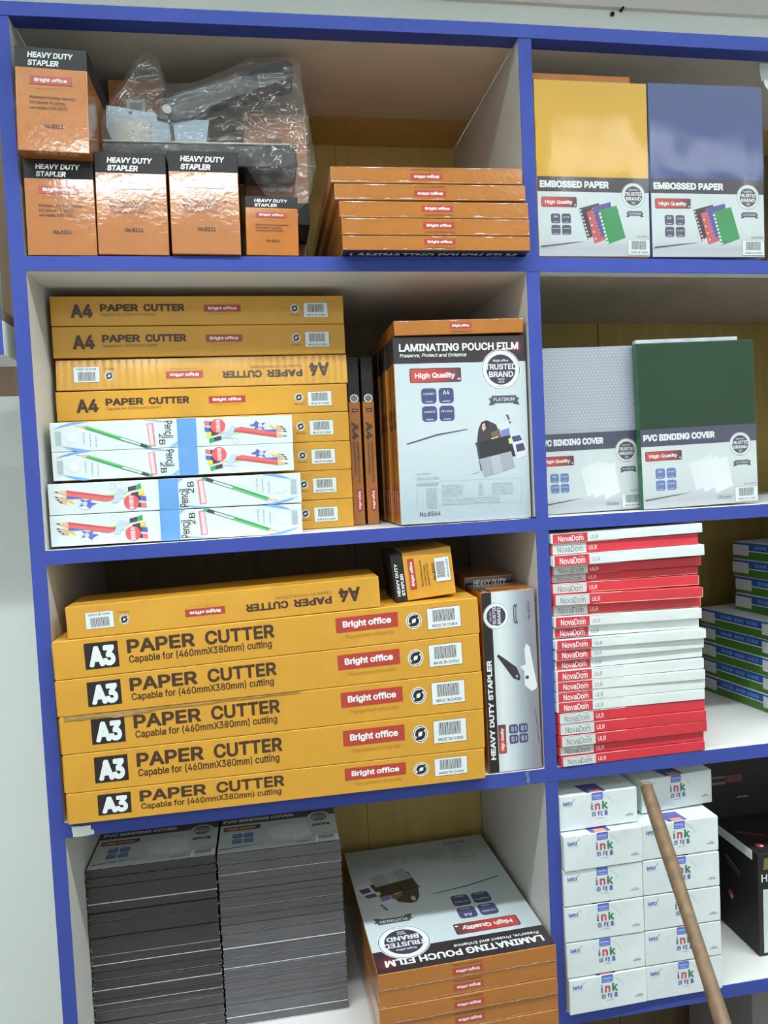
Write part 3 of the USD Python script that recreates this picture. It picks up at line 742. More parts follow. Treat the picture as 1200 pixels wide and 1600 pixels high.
# ================================================================== PENCIL BOXES
def pencil_box(label, loc, rot, w, h, turned, group='white pencil boxes in two taped pairs', scale=None):
    d = .06
    t = thing('pencil_box', label, 'box', loc, rot, group, scale)
    part(t, 'body', rbox(w, d, h, .001), M['white_card'], 30)
    a = Art(w, h); KQ = .83
    a.squeeze = lambda u: u * KQ if u < .635 and a.left else u
    a.left = True
    LB, PB = (120, 172, 220), (150, 190, 226)
    # swooshes
    def swoosh(pts, w0, c):
        a.on('blue_swoosh#%d' % len(a.parts))
        P = np.array([a.P(*p) for p in pts]); n = len(P)
        dv = np.gradient(P, axis=0); nn = np.c_[-dv[:, 1], dv[:, 0]] / np.linalg.norm(dv, axis=1)[:, None]
        k = (np.sin(np.linspace(0, np.pi, n)) * w0 / 2)[:, None]
        a.geom(Polygon(np.vstack([P + nn * k, (P - nn * k)[::-1]])).buffer(0), c)
    arc = lambda u0, v0, u1, v1, s_: [(u0 + (u1 - u0) * t_, v0 + (v1 - v0) * (1 - (1 - t_) ** 2 if s_ else t_ ** 2)) for t_ in np.linspace(0, 1, 9)]
    swoosh(arc(.015, .22, .19, .005, True), .0042, LB)
    swoosh(arc(.19, .995, .05, .80, False), .005, LB)
    swoosh(arc(.45, .01, .58, .13, False), .003, PB)
    swoosh(arc(.57, .985, .63, .72, False), .006, PB)
    a.on('pencil_picture')
    a.poly([(.118, .115), (.175, .13), (.162, .225)], (226, 190, 160)).poly([(.118, .115), (.130, .118), (.128, .138)], BLK)
    a.poly([(.175, .13), (.34, .56), (.33, .665), (.162, .225)], (110, 190, 110)).poly([(.168, .178), (.335, .61), (.33, .665), (.162, .225)], (60, 160, 90))
    a.poly([(.34, .56), (.45, .845), (.443, .94), (.33, .665)], (60, 150, 100)).poly([(.342, .59), (.45, .87), (.445, .915), (.334, .635)], (236, 242, 242))
    a.poly([(.435, .80), (.468, .885), (.46, .99), (.427, .90)], (72, 74, 84)).poly([(.468, .885), (.487, .93), (.48, .995), (.46, .99)], (70, 170, 110))
    a.on('barcode_print').bars(.022, .30, .052, .80, (186, 204, 206), 16, 2, False)
    a.on('pale_seal').disc(.105, .52, .0095, (222, 230, 230)).disc(.105, .52, .007, (228, 236, 238))
    a.on('banner').poly([(.467, .13), (.500, .12), (.507, .92), (.478, .93)], (222, 140, 150)).poly([(.472, .16), (.492, .155), (.499, .88), (.482, .885)], (240, 214, 218))
    a.on('small_lettering').bars(.156, .36, .162, .78, (170, 196, 206), 9, 3, False).bars(.187, .40, .193, .88, (170, 196, 206), 9, 4, False).bars(.215, .47, .221, .9, (170, 196, 206), 8, 5, False)
    a.on('title_lettering').text('2B', .525, .50, .555, .88, BLK, False, rot=-90).text('Pencil', .556, .06, .595, .66, BLK, False, rot=-90)
    a.left = False
    # bundle of pencils
    a.on('pencil_bundle')
    for (p, c) in (([(.735, .60), (.86, .50), (.872, .44), (.735, .54)], (190, 220, 80)), ([(.745, .48), (.93, .50), (.93, .58), (.75, .54)], (70, 110, 210)), ([(.90, .32), (.925, .42), (.93, .49), (.915, .50)], (240, 200, 60)),
                   ([(.745, .42), (.78, .36), (.93, .60), (.93, .78), (.745, .50)], (222, 110, 108)), ([(.745, .45), (.93, .70), (.93, .78), (.74, .50)], (206, 84, 84))):
        a.poly(p, c)
    for v0, v1, u in ((.60, .78, .955), (.48, .57, .955), (.40, .48, .95), (.33, .39, .94)):
        a.poly([(.93, v0), (u + .02, (v0 + v1) / 2 + .06), (.93, v1)], (230, 184, 140)).poly([(u + .008, (v0 + v1) / 2 + .01), (u + .024, (v0 + v1) / 2 + .07), (u + .008, (v0 + v1) / 2 + .06)], BLK)
    for (u0, v0, c) in ((.625, .18, (230, 120, 124)), (.625, .40, (90, 104, 190)), (.632, .62, (240, 214, 70)), (.642, .82, (60, 170, 96))):
        dy = .02 if v0 < .5 else -.05
        a.poly([(u0, v0 - .08), (u0 + .022, v0 - .07 + dy), (u0 + .022, v0 + .07 + dy), (u0 + .002, v0 + .08)], c)
        a.poly([(u0 + .022, v0 - .07 + dy), (u0 + .052, v0 - .07 + 2 * dy), (u0 + .052, v0 + .07 + 2 * dy), (u0 + .022, v0 + .07 + dy)], (72, 70, 80))
        a.poly([(u0 + .052, v0 - .05 + 2 * dy), (.725, .50 + .05 * (v0 - .5)), (.725, .54 + .05 * (v0 - .5)), (u0 + .052, v0 + .05 + 2 * dy)], (214, 228, 210))
    a.poly([(.705, .72), (.735, .32), (.760, .30), (.735, .76)], (196, 214, 232))
    a.on('red_disc').disc(.683, .30, .0125, (226, 96, 104)).bars(.675, .08, .692, .52, WHT, 9, 6, False)
    a.on('star_badge').disc(.862, .30, .009, (226, 232, 240)).poly([(.815, .32), (.835, .26), (.845, .16), (.86, .26), (.885, .24), (.872, .36), (.88, .48), (.855, .42), (.835, .46), (.842, .36)], (96, 104, 190)).disc(.862, .33, .004, (206, 210, 236))
    a.on('pale_seal#2').disc(.752, .84, .0055, (200, 206, 206), .0048)
    front(a, t, M['print'], w, h, turned)
    return t
def tape(t, w, h, u0, u1):
    part(t, 'blue_tape', T(rbox((u1 - u0) * w, .0616, h + .0010, .0008), (u0 * w, -.0010, -.0005)), M['bluetape'], 30)
M['bluetape'] = card('blue_tape', (104, 160, 220), 0.35, 0.6, 0.12, wob=0.4, wscale=25, crinkle=0.2)
PB = [('white pencil box on top of the two taped pairs, under yellow cartons', .0125, .1559, .4045, .0490, .10, .03, False), ('white pencil box second from the top, of the upper taped pair', .0127, .1073, .4035, .0480, .25, .03, False),
      ('white pencil box second from the bottom, with the pencil bundle side by the blue post', .0053, .0500, .4208, .0525, .15, .02, True), ('lowest white pencil box, resting on the shelf, bundle side by the blue post', .0049, -.0028, .4201, .0520, -.30, .02, True)]
for (l, x, z, w, h, roll, y, tu) in PB:
    t = pencil_box(l, (x, y, z), (0, -roll * .3, 0), w, h, tu)
    tape(t, w, h, *((.512, .592) if not tu else (.425, .502)))

# ================================================================== LAMINATING POUCH BOXES
def cover_art(w, h):
    """front of the laminating film box; u right, v down from the top"""
    a = Art(w, h)
    a.on('printed_cover').grad(.004, .003, .996, .997, [(0, (198, 212, 217)), (.5, (204, 216, 219)), (.75, (190, 206, 212)), (1, (172, 188, 196))], False)
    a.rect(.004, .003, .996, .142, (52, 44, 48))
    a.glow(.93, .062, .0155 * w / .25, (130, 36, 58), (52, 44, 48))
    a.on('title_lettering').text('LAMINATING POUCH FILM', .045, .040, .945, .076, WHT, True, 0.03)
    a.text('Preserve, Protect and Enhance', .048, .090, .545, .108, WHT, True, 0, .2)
    s_ = w / .25
    quality(a, .115, .168, .50, .245)
    icons(a, .195, .275, .112, .018, ['125MIC', 'A4', '100SETS', 'PET+EVA'])
    seal(a, .805, .185, .0375 * s_)
    ribbon(a, .70, .325, .94, .372)
    a.on('cover_picture').poly([(.07, .565), (.30, .520), (.53, .498), (.53, .503), (.30, .529), (.075, .572)], (84, 86, 120))
    a.poly([(.60, .57), (.615, .50), (.64, .465), (.68, .455), (.75, .48), (.79, .55), (.78, .60), (.63, .62)], (66, 60, 66))
    a.disc(.665, .485, .0085 * s_, (62, 50, 52)).poly([(.645, .475), (.665, .47), (.672, .50), (.652, .515), (.640, .50)], (206, 178, 164))
    a.poly([(.71, .525), (.78, .505), (.79, .55), (.72, .565)], (120, 96, 84))
    a.poly([(.77, .478), (.85, .465), (.86, .54), (.79, .555)], (214, 220, 232)).poly([(.785, .515), (.85, .50), (.855, .54), (.79, .553)], (120, 130, 190))
    a.poly([(.71, .555), (.76, .545), (.765, .57), (.715, .582)], (226, 222, 140))
    a.poly([(.585, .575), (.86, .54), (.89, .60), (.90, .655), (.63, .68)], (48, 46, 52)).poly([(.84, .56), (.87, .555), (.878, .585), (.848, .59)], (220, 220, 150))
    a.poly([(.59, .575), (.605, .575), (.635, .725), (.62, .728)], (70, 72, 78))
    a.poly([(.61, .665), (.86, .628), (.885, .72), (.645, .765)], (160, 168, 176)).poly([(.70, .655), (.77, .645), (.79, .735), (.72, .748)], (178, 186, 194))
    a.poly([(.855, .545), (.935, .535), (.995, .615), (.985, .655), (.90, .672)], (216, 222, 226)).poly([(.865, .55), (.93, .542), (.95, .57), (.88, .58)], (70, 78, 120)).poly([(.895, .595), (.955, .585), (.97, .625), (.905, .635)], (66, 70, 108))
    a.poly([(.83, .43), (.845, .427), (.858, .455), (.85, .462)], (80, 76, 84)).disc(.858, .472, .002 * s_, (70, 66, 70))
    a.line([(.55, .745), (.615, .732)], .0012 * s_, (150, 160, 166))
    GR = (160, 174, 182)
    a.on('data_table').rect(.13, .782, .295, .795, GR)
    a.smalltext([(.135, .24, .73), (.135, .31, .75), (.135, .30, .760)] + [(.20, .28, .81 + .0105 * k) for k in range(11)] + [(.32, .48, .80 + .0115 * k) for k in range(6)] + [(.60, .635, .80 + .0115 * k) for k in range(6)] + [(.70, .86, .80 + .0115 * k) for k in range(6)] + [(.32, .76, .873 + .0125 * k) for k in range(3)], (164, 180, 188), .0022 * s_)
    for uu in (.13, .175, .93):
        a.line([(uu, .78), (uu, .925 if uu < .5 else .905)], .0004 * s_, GR)
    a.line([(.13, .775), (.93, .775)], .0004 * s_, GR); a.line([(.30, .905), (.93, .905)], .0004 * s_, GR)
    a.on('product_number').text('No.8564', .145, .935, .30, .958, (92, 96, 104))
    return a
def end_art(w, h, a=None):
    a = Art(w, h)
    badge(a, .425, .22, .593, .62)
    a.on('small_lettering').text('LAMINATING POUCH FILM', .43, .77, .59, .87, (110, 62, 30))
    return a
def crimp(t, w, h, seed, z0, sgn):
    """puckered shrink film along one long edge of the end"""
    n = 240
    x = np.linspace(.001, w - .001, n)
    q = np.c_[x * 90, np.full(n, seed * 3.3), np.zeros(n)]
    wd = .0003 + .0085 * np.clip(meshkit.fbm(q * .6, 2, seed) - .48, 0, 1)
    rows = []
    for k, f in enumerate((0, .5, 1)):
        yy = -.0007 - (.0012 * meshkit.fbm(q * 2.2 + 7 * k, 2, seed + k) if k == 1 else 0)
        rows.append(np.c_[x, np.full(n, 1.0) * yy, z0 + sgn * wd * f])
    V = np.vstack(rows); F = []
    for k in range(2):
        for i in range(n - 1):
            a_ = k * n + i
            F += [[a_, a_ + 1, a_ + n + 1], [a_, a_ + n + 1, a_ + n]]
    part(t, 'film_crimp', trimesh.Trimesh(V, np.array(F), process=False), M['crimpfilm'], True)
M['crimpfilm'] = usdkit.material(stage, L + 'puckered_film', {
    't': ('transparent_bsdf', {'color': (0.98, 0.98, 0.98)}), 'g': ('glossy_bsdf', {'color': (1, 1, 1), 'roughness': 0.22}), 'm': ('mix_closure', {'fac': 0.32})},
    [('t.BSDF', 'm.closure1'), ('g.BSDF', 'm.closure2')], surface='m.closure')
def film_box(name, label, loc, rot, w, d, h, group, turned=False, cover=None, scale=None):
    """lying flat: end in front, cover on top or underneath"""
    t = thing(name, label, 'box', loc, rot, group, scale)
    part(t, 'body', rbox(w, d, h, .0012), M['film'], 30)
    front(end_art(w, h), t, M['film_print'], w, h, turned)
    sd = 3 + int(abs(loc[2]) * 1000) % 17
    crimp(t, w, h, sd, h - .0012 if not turned else .0012, -1 if not turned else 1)
    if name == 'film_box': crimp(t, w, h, sd + 5, .0012 if not turned else h - .0012, 1 if not turned else -1)
    if cover:
        a = cover_art(w, d)
        if cover == 'top': a.emit(t, M['film_print'], (w, d, h), -X, -Y)
        else: a.emit(t, M['film_print'], (0, d, 0), X, -Y)
    return t
GL = 'orange laminating film boxes stacked flat on the top shelf'
lm = [('lowest orange laminating film box on the top shelf, black title on its overhanging underside', .5147, .4750, .3327, .0248, -.14), ('second laminating film box from the bottom of the top shelf stack', .5146, .5005, .3334, .0285, -.11), ('middle laminating film box of the five on the top shelf', .5123, .5294, .3339, .0280, -.09),
      ('second laminating film box from the top, its end print upside down', .5052, .5583, .3370, .0275, .30), ('topmost laminating film box on the top shelf, its end print upside down', .5001, .5866, .3350, .0275, .33)]
f0 = None
for i, (l, x, z, w, h, roll) in enumerate(lm):
    loc, rot = (x, -.025, z), (0, -roll, 0)
    if i == 0: film_box('film_box', l, loc, rot, .3327, .44, h, GL, cover='bottom')
    elif i == 1: f0 = film_box('film_box', l, loc, rot, .3327, .44, .0286, GL)
    elif i == 2: copy(f0, l, loc, rot, scale=(w / .3327, 1, h / .0286))
    elif i == 3: f1 = film_box('film_box', l, loc, rot, .3370, .44, .0275, GL, turned=True)
    else: copy(f1, l, loc, rot)
GB = 'orange laminating film boxes stacked flat at the bottom'
yaw = 1.75
bl = ['topmost laminating film box of the bottom stack, its printed cover facing up', 'second laminating film box from the top of the bottom stack', 'third laminating film box from the top of the bottom stack', 'fourth laminating film box from the top of the bottom stack', 'lowest laminating film box of the bottom stack, cut by the frame']
for i in range(5):
    z = -.785 - .0309 * (i + 1)
    sx = [.0, .0006, -.0004, .001, .0004][i]
    loc, rot = (.5125 + sx, -.038 + sx * 2, z), (0, 0, yaw + (0, .1, -.1, .12, 0)[i])
    if i == 0: film_box('large_film_box', bl[0], loc, rot, .335, .44, .0302, GB, True, 'top')
    elif i == 1: fb = film_box('large_film_box', bl[1], loc, rot, .335, .44, .0302, GB, True)
    else: copy(fb, bl[i], loc, rot)

# standing row on the second shelf
def standing_box(label, loc, with_cover):
    w, h, d = .2450, .334, .0266
    t = thing('standing_film_box', label, 'box', loc, (0, 0, 0), 'laminating film boxes standing in a row')
    part(t, 'body', rbox(w, d, h, .0012), M['film'], 30)
    part(t, 'black_band', T(rbox(w + .0005, d + .0005, h * .142, .0012), (-.00025, -.00025, h * .858 + .00025)), M['black_card'], 30)
    b = Art(d, h); badge(b, .3, .80, .72, .95, rot=-90)
    b.on('size_mark').text('A4', .25, .37, .75, .49, BRN, True, 0.04, rot=-90)
    b.emit(t, M['film_print'], (0, d, 0), -Y, Z, lift=.0006)
    if with_cover: front(cover_art(w, h), t, M['film_print'], w, h, lift=.0006)
    return t
standing_box('laminating film box standing in front of its row, silver cover with a black title', (.5997, .012, .0005), True)
so = standing_box('second laminating film box of the standing row, behind the silver cover', (.6000, .0398, .0005), False)
for i in range(2, 8):
    copy(so, 'laminating film box, %s from the front of the standing row' % ORD[i], (.5995 + .0012 * (i % 3) - .0004 * i, .012 + .0278 * i, .0005))
film_box('flat_film_box', 'orange laminating film box lying flat on top of the standing row', (.6027, .007, .3356), (0, -.6, 0), .2383, .330, .0262, 'flat box on the row')
# two spines at the right of the cutter stack
def spine_box(label, loc, rot, seed):
    w, h, d = .0222, .3195, .23
    t = thing('spine_film_box', label, 'box', loc, rot, 'two laminating film boxes standing edge on')
    part(t, 'body', rbox(w, d, h, .001), M['film'], 30)
    part(t, 'black_band', T(rbox(w + .0004, d + .0004, h * .265, .001), (-.0002, -.0002, h * .735 + .0002)), M['black_card'], 30)
    a = Art(w, h)
    a.on('trusted_brand_seal').disc(.52, .245, .0082, WHT).disc(.52, .245, .006, BLK)
    for k in range(4): a.rect(.30, .232 + .008 * k, .74, .2355 + .008 * k, (190, 192, 196))
    a.on('platinum_ribbon').rect(.28, .305, .78, .325, BLK).rect(.36, .311, .70, .318, (160, 140, 110))
    a.on('size_mark').text('A4', .22, .385, .72, .49, BRN, True, 0.04, rot=-90)
    a.on('title_lettering').text('LAMINATING POUCH FILM', .56, .50, .74, .745, (84, 52, 24), rot=-90).text('225mmX310mm', .26, .50, .44, .70, (84, 52, 24), rot=-90)
    badge(a, .38, .785, .82, .92, rot=-90)
    front(a, t, M['film_print'], w, h, lift=.0006)
    return t
spine_box('narrow upright laminating film box beside the A4 cutter stack', (.5285, .118, -.0016), (0, 0, 0), 1)
spine_box('narrow upright laminating film box, right one of the two edge-on boxes', (.5555, .118, -.0016), (0, 0, 0), 2)

# ================================================================== EMBOSSED PAPER AND PVC COVER PACKS
def pack_art(w, h, kind, sheet):
    a = Art(w, h)
    top = .545 if kind == 'emb' else .515
    bot = top + (.085 if kind == 'emb' else .105)
    LBL = (212, 222, 222); band = (66, 58, 64) if kind == 'emb' else (78, 78, 98)
    if sheet is not None:
        a.on('coloured_sheet').rect(.004, .003, .996, top, sheet)
        if kind == 'pvcs':
            a.on('embossed_dots')
            V, F, n0, s_ = [], [], 0, .0016
            for i in range(26):
                for j in range(26):
                    x, y = (.03 + .94 * (i + .5 * (j % 2)) / 26.5) * w, (1 - (.02 + .48 * j / 26)) * h
                    V += [(x - s_, y), (x, y - s_), (x + s_, y), (x, y + s_)]; F += [[n0, n0 + 1, n0 + 2], [n0, n0 + 2, n0 + 3]]; n0 += 4
            a.raw(V, F, (206, 214, 222))
    a.on('label_card').grad(.004, top, .996, .997, [(0, LBL), (.55, LBL), (.8, (204, 212, 214)), (.9, (186, 190, 196)), (1, (192, 196, 200))], False)
    a.rect(.004, top, .996, bot, band)
    cc = (top + bot) / 2
    t_ = 'EMBOSSED PAPER' if kind == 'emb' else 'PVC BINDING COVER'
    a.on('title_lettering').text(t_, .025, cc - .017, .635, cc + .017, WHT, True, 0.06)
    seal(a, .855, bot + .017, .0235, ring=(220, 228, 228), dark=(82, 78, 86))
    ribbon(a, .785, .735, .945, .768)
    quality(a, .035, bot + .03, .345, bot + .088)
    icons(a, .115, .755, .08, .014, ['A4', 'COVER', '100', '230'] if kind == 'emb' else ['A4', 'COVER', '100', 'PVC'], (88, 84, 104) if kind == 'emb' else (104, 128, 176))
    a.on('cover_picture')
    if kind == 'emb':
        for (p, c) in (([(.365, .725), (.54, .692), (.58, .83), (.435, .905)], (72, 58, 62)), ([(.43, .745), (.52, .72), (.60, .90), (.495, .925)], (190, 90, 90)),
                       ([(.475, .715), (.645, .685), (.68, .82), (.555, .895)], (92, 80, 148)), ([(.535, .735), (.70, .705), (.775, .89), (.605, .93)], (60, 140, 84))):
            a.poly(p, c)
        for k in range(9):
            f = k / 8
            a.disc(.378 + .068 * f, .735 + .160 * f, .0017, WHT, n=3)
            a.rect(.540 + .062 * f, .748 + .165 * f, .557 + .062 * f, .760 + .165 * f, WHT)
            if k % 2 == 0 and k: a.disc(.445 + .06 * f, .742 + .155 * f, .0018, (230, 214, 206), n=3)
            a.disc(.483 + .072 * f, .725 + .16 * f, .0009, (214, 214, 230), n=2)
    else:
        for k, dx in enumerate((0, .07, .17)):
            a.poly([(.40 + dx, .735), (.60 + dx * .8, .69 + .008 * k), (.66 + dx * .7, .85 + .02 * k), (.46 + dx, .905 + .012 * k)], (226 + 3 * k, 233 + 2 * k, 233 + 2 * k))
        a.on('finish_word').text('Gloss', .64, .945, .76, .965, (126, 130, 140))
    a.on('hairline').poly([(.02, .94), (.25, .922), (.42, .912), (.25, .928), (.02, .948)], (84, 84, 92))
    barcode(a, .795, .90, .992, .988, 8)
    a.on('product_number').text('No.8506' if kind == 'emb' else 'No.8507', .875, .877, .985, .888, (110, 110, 118), False)
    return a
def film_wrap(t, w, h, seed, amp=.004, y0=-.0015):
    """the slack clear film over the front of a pack"""
    n, m_ = 34, 44
    u, v = np.meshgrid(np.linspace(0, 1, n), np.linspace(0, 1, m_))
    q = np.stack([u * 2.2 + 5 * seed, v * 2.6 + 3.7, np.full_like(u, .3 * seed)], -1)
    e = np.minimum(np.minimum(u, 1 - u) * 6, 1) * np.minimum(np.minimum(v, 1 - v) * 6, 1)
    yy = y0 - e * (meshkit.fbm(q, 2, seed) * amp + .0006 * np.abs(meshkit.fbm(q * [5, 1.2, 1], 2, seed + 3) - .5))
    V = np.stack([u * w, yy, v * h], -1).reshape(-1, 3)
    F = [[j * n + i, j * n + i + 1, (j + 1) * n + i + 1, (j + 1) * n + i] for j in range(m_ - 1) for i in range(n - 1)]
    F = np.array(F); F = np.vstack([F[:, [0, 1, 2]], F[:, [0, 2, 3]]])
    part(t, 'film_wrap', trimesh.Trimesh(V, F, process=False), M['wrapfilm'], True)
M['wrapfilm'] = usdkit.material(stage, L + 'clear_wrap_film', {
    't': ('transparent_bsdf', {'color': (0.98, 0.98, 0.98)}), 'g': ('glossy_bsdf', {'color': (.7, .7, .7), 'roughness': 0.10}),
    'lw': ('layer_weight', {'blend': 0.5}), 'f': ('rgb_ramp', {'ramp': [(0, (.045,) * 3), (.55, (.06,) * 3), (.75, (.13,) * 3), (.9, (.35,) * 3), (1, (.7,) * 3)]}), 'm': ('mix_closure', {})},
    [('t.BSDF', 'm.closure1'), ('g.BSDF', 'm.closure2'), ('lw.facing', 'f.fac'), ('f.color', 'm.fac')], surface='m.closure')
def pack(name, label, loc, rot, w, h, d, kind, sheet, catg='paper pack', body=None):
    t = thing(name, label, catg, loc, rot)
    part(t, 'sheets', rbox(w, d, h, .0015), body or M['white_card'], 30)
    front(pack_art(w, h, kind, sheet), t, M['gloss_print'], w, h)
    film_wrap(t, w, h, 2 if kind == 'emb' and w < .22 else 5 if kind == 'emb' else 9 if kind == 'pvc' else 13, .0045 if kind == 'emb' else .003, -.0030)
    return t
M['deep_sheets'] = card('deep_orange_sheets', (158, 92, 28), 0.6, 0.0, 0.2)
M['yellow_sheets'] = card('yellow_card_sheets', (222, 160, 40), 0.4, 0.6, 0.1)
M['blue_sheets'] = card('blue_card_sheets', (66, 84, 140), 0.4, 0.6, 0.1)
M['green_sheets'] = card('green_sheets', (20, 92, 56), 0.35, 0.6, 0.1)
M['silver_sheets'] = card('silver_sheets', (168, 174, 184), 0.35, 0.6, 0.1)
pack('embossed_paper_pack', 'film-wrapped pack of bright yellow embossed paper on the top shelf', (.8735, .002, .4722), (0, .25, 0), .2165, .3125, .016, 'emb', (212, 162, 34), body=M['yellow_sheets'])
pack('embossed_paper_pack', 'film-wrapped pack of slate blue embossed paper on the top shelf', (1.0922, .000, .4700), (0, .1, 0), .2300, .3150, .018, 'emb', (56, 70, 124), body=M['blue_sheets'])
t = thing('orange_paper_pack', 'pack of deep orange paper standing behind the yellow embossed paper', 'paper pack', (.874, .024, .4724), (0, .2, 0))
part(t, 'sheets', rbox(.196, .016, .335, .0015), M['deep_sheets'], 30)
t = pack('binding_cover_pack', 'pack of silver dotted binding covers, partly behind the blue middle post', (.8778, .056, .0008), (0, -.7, 0), .2125, .3155, .015, 'pvcs', (168, 176, 188), 'binding cover pack', M['silver_sheets'])
t = pack('binding_cover_pack', 'pack of dark green binding covers on the middle shelf', (1.0775, .033, .0013), (0, -1.0, 0), .2440, .3165, .016, 'pvc', (9, 56, 28), 'binding cover pack', M['green_sheets'])
fl_ = T(rbox(.212, .013, .0075, .001), (.001, .002, .3165))
part(t, 'film_flap', fl_, M['film_edge'], 30, label='loose clear film along the top edge')
# torn white paper in the upper right corner
g = Polygon([(1.352, .858), (1.349, .848), (1.350, .835), (1.353, .822), (1.356, .826), (1.361, .812), (1.374, .80), (1.40, .81), (1.43, .853), (1.40, .8525)])
tm = trimesh.creation.extrude_polygon(g, .002, engine='earcut'); tm.vertices = np.c_[tm.vertices[:, 0], .040 + tm.vertices[:, 2], tm.vertices[:, 1] - .0055]; tm.invert()
tag(part(None, 'paper_scrap', tm, M['tape']), 'torn scrap of white paper hanging under the top rail at the right edge', 'paper')

# ================================================================== RED AND WHITE SLIPCASE BOXES
M['cream'] = plain('cream_board_edge', (222, 190, 150), 0.7, 0.06, 30)
def nova(label, loc, rot, white_body, scale, worn=False):
    w, h, d = .299, .0186, .21
    t = thing('archive_box', label, 'box', loc, rot, 'red and white archive boxes in a tall stack', scale)
    part(t, 'body', rbox(w, d, h, .0012), M['white_book'] if white_body else M['red_card'], 30)
    a = Art(w, h)
    a.on('name_tag').rect(.012, .06, .235, .95, (206, 56, 66) if white_body else (206, 214, 212))
    tc = (236, 240, 240) if white_body else (100, 104, 108)
    a.text('NovaDom', .045, .26, .208, .80, tc, white_body).line([(.172, .22), (.200, .22)], .0006, tc)
    a.on('model_lettering').text('ULR', .252, .34, .305, .72, (150, 156, 160) if white_body else (240, 226, 226), not white_body)
    front(a, t, M['print'], w, h)
    if worn:
        part(t, 'bare_edge', T(rbox(w * .74, .0008, .0010, .0003), (w * .26, -.0006, .0002)), M['cream'])
        part(t, 'bare_corner', T(rbox(.0010, .0012, h * .9, .0003), (w - .0004, -.0004, h * .05)), M['cream'])
    # slipcase opening at the left end and a glued flap seam
    part(t, 'end_flap', T(rbox(.0018, .05, h * .86, .0006), (-.0016, .006, h * .07)), M['red_card'] if not white_body else M['white_book'], 30)
    part(t, 'flap_seam', T(rbox(w * .44, .0006, .0009, .0002), (0.004, -.0004, h * .965)), M['white_book'])
    return t
NV = [('w', .8737, -.0491, .0179, .89, .3026), ('r', .8749, -.0703, .0190, .69, .2970), ('w', .8764, -.0913, .0182, .70, .3020), ('r', .8772, -.1085, .0170, -.14, .3024), ('r', .8776, -.1240, .0142, -.35, .2967), ('r', .8755, -.1434, .0186, -.58, .2986), ('r', .8760, -.1638, .0192, -.98, .2970), ('r', .8749, -.1845, .0182, -.93, .3014),
      ('w', .8735, -.2044, .0182, -.92, .2966), ('w', .8732, -.2255, .0186, -.63, .2956), ('w', .8747, -.2455, .0190, -.25, .3015), ('w', .8753, -.2659, .0186, -.05, .3004), ('w', .8766, -.2856, .0180, .25, .2980), ('w', .8738, -.3060, .0192, -.14, .3003), ('w', .8750, -.3249, .0182, -.30, .2995), ('w', .8739, -.3445, .0186, -.18, .3008), ('w', .8746, -.3642, .0186, -.28, .2989),
      ('r', .8764, -.3860, .0196, -.05, .2983), ('r', .8770, -.4071, .0196, -.02, .2975), ('r', .8776, -.4283, .0196, .07, .2982), ('r', .8769, -.4476, .0182, .08, .2950), ('r', .8798, -.4668, .0180, .2, .2928)]
PUSH = {3: .008, 4: .016, 5: .009, 7: .010, 9: .006, 12: .006, 1: .003, 19: -.003, 10: -.003, 2: -.002, 20: .004}
proto = {}
NR = [(max(x, .8752), z, h, roll * .9, w) for (k, x, z, h, roll, w) in NV]
NH = [min(q) for q in stack_fit(NR, .0003)]
for i, (k, x, z, h, roll, w) in enumerate(NV):
    col = 'white archive box with a red name tag' if k == 'w' else 'red archive box with a pale name tag'
    pos = 'topmost of its stack' if i == 0 else 'lowest of its stack' if i == 21 else '%s from the top of its stack' % ORD[i]
    loc, rot, sc = (max(x, .8752), -.002 + PUSH.get(i, 0), z), (0, -roll * .9, (0, .5, -.4, .3)[i % 4]), (w / .299, 1, NH[i] / .0186)
    lb = '%s, %s' % (col, pos)
    if i in (4, 5, 6, 7): k = 'worn'
    if k not in proto: proto[k] = nova(lb, loc, rot, k == 'w', sc, k == 'worn')
    else: copy(proto[k], lb, loc, rot, scale=sc)

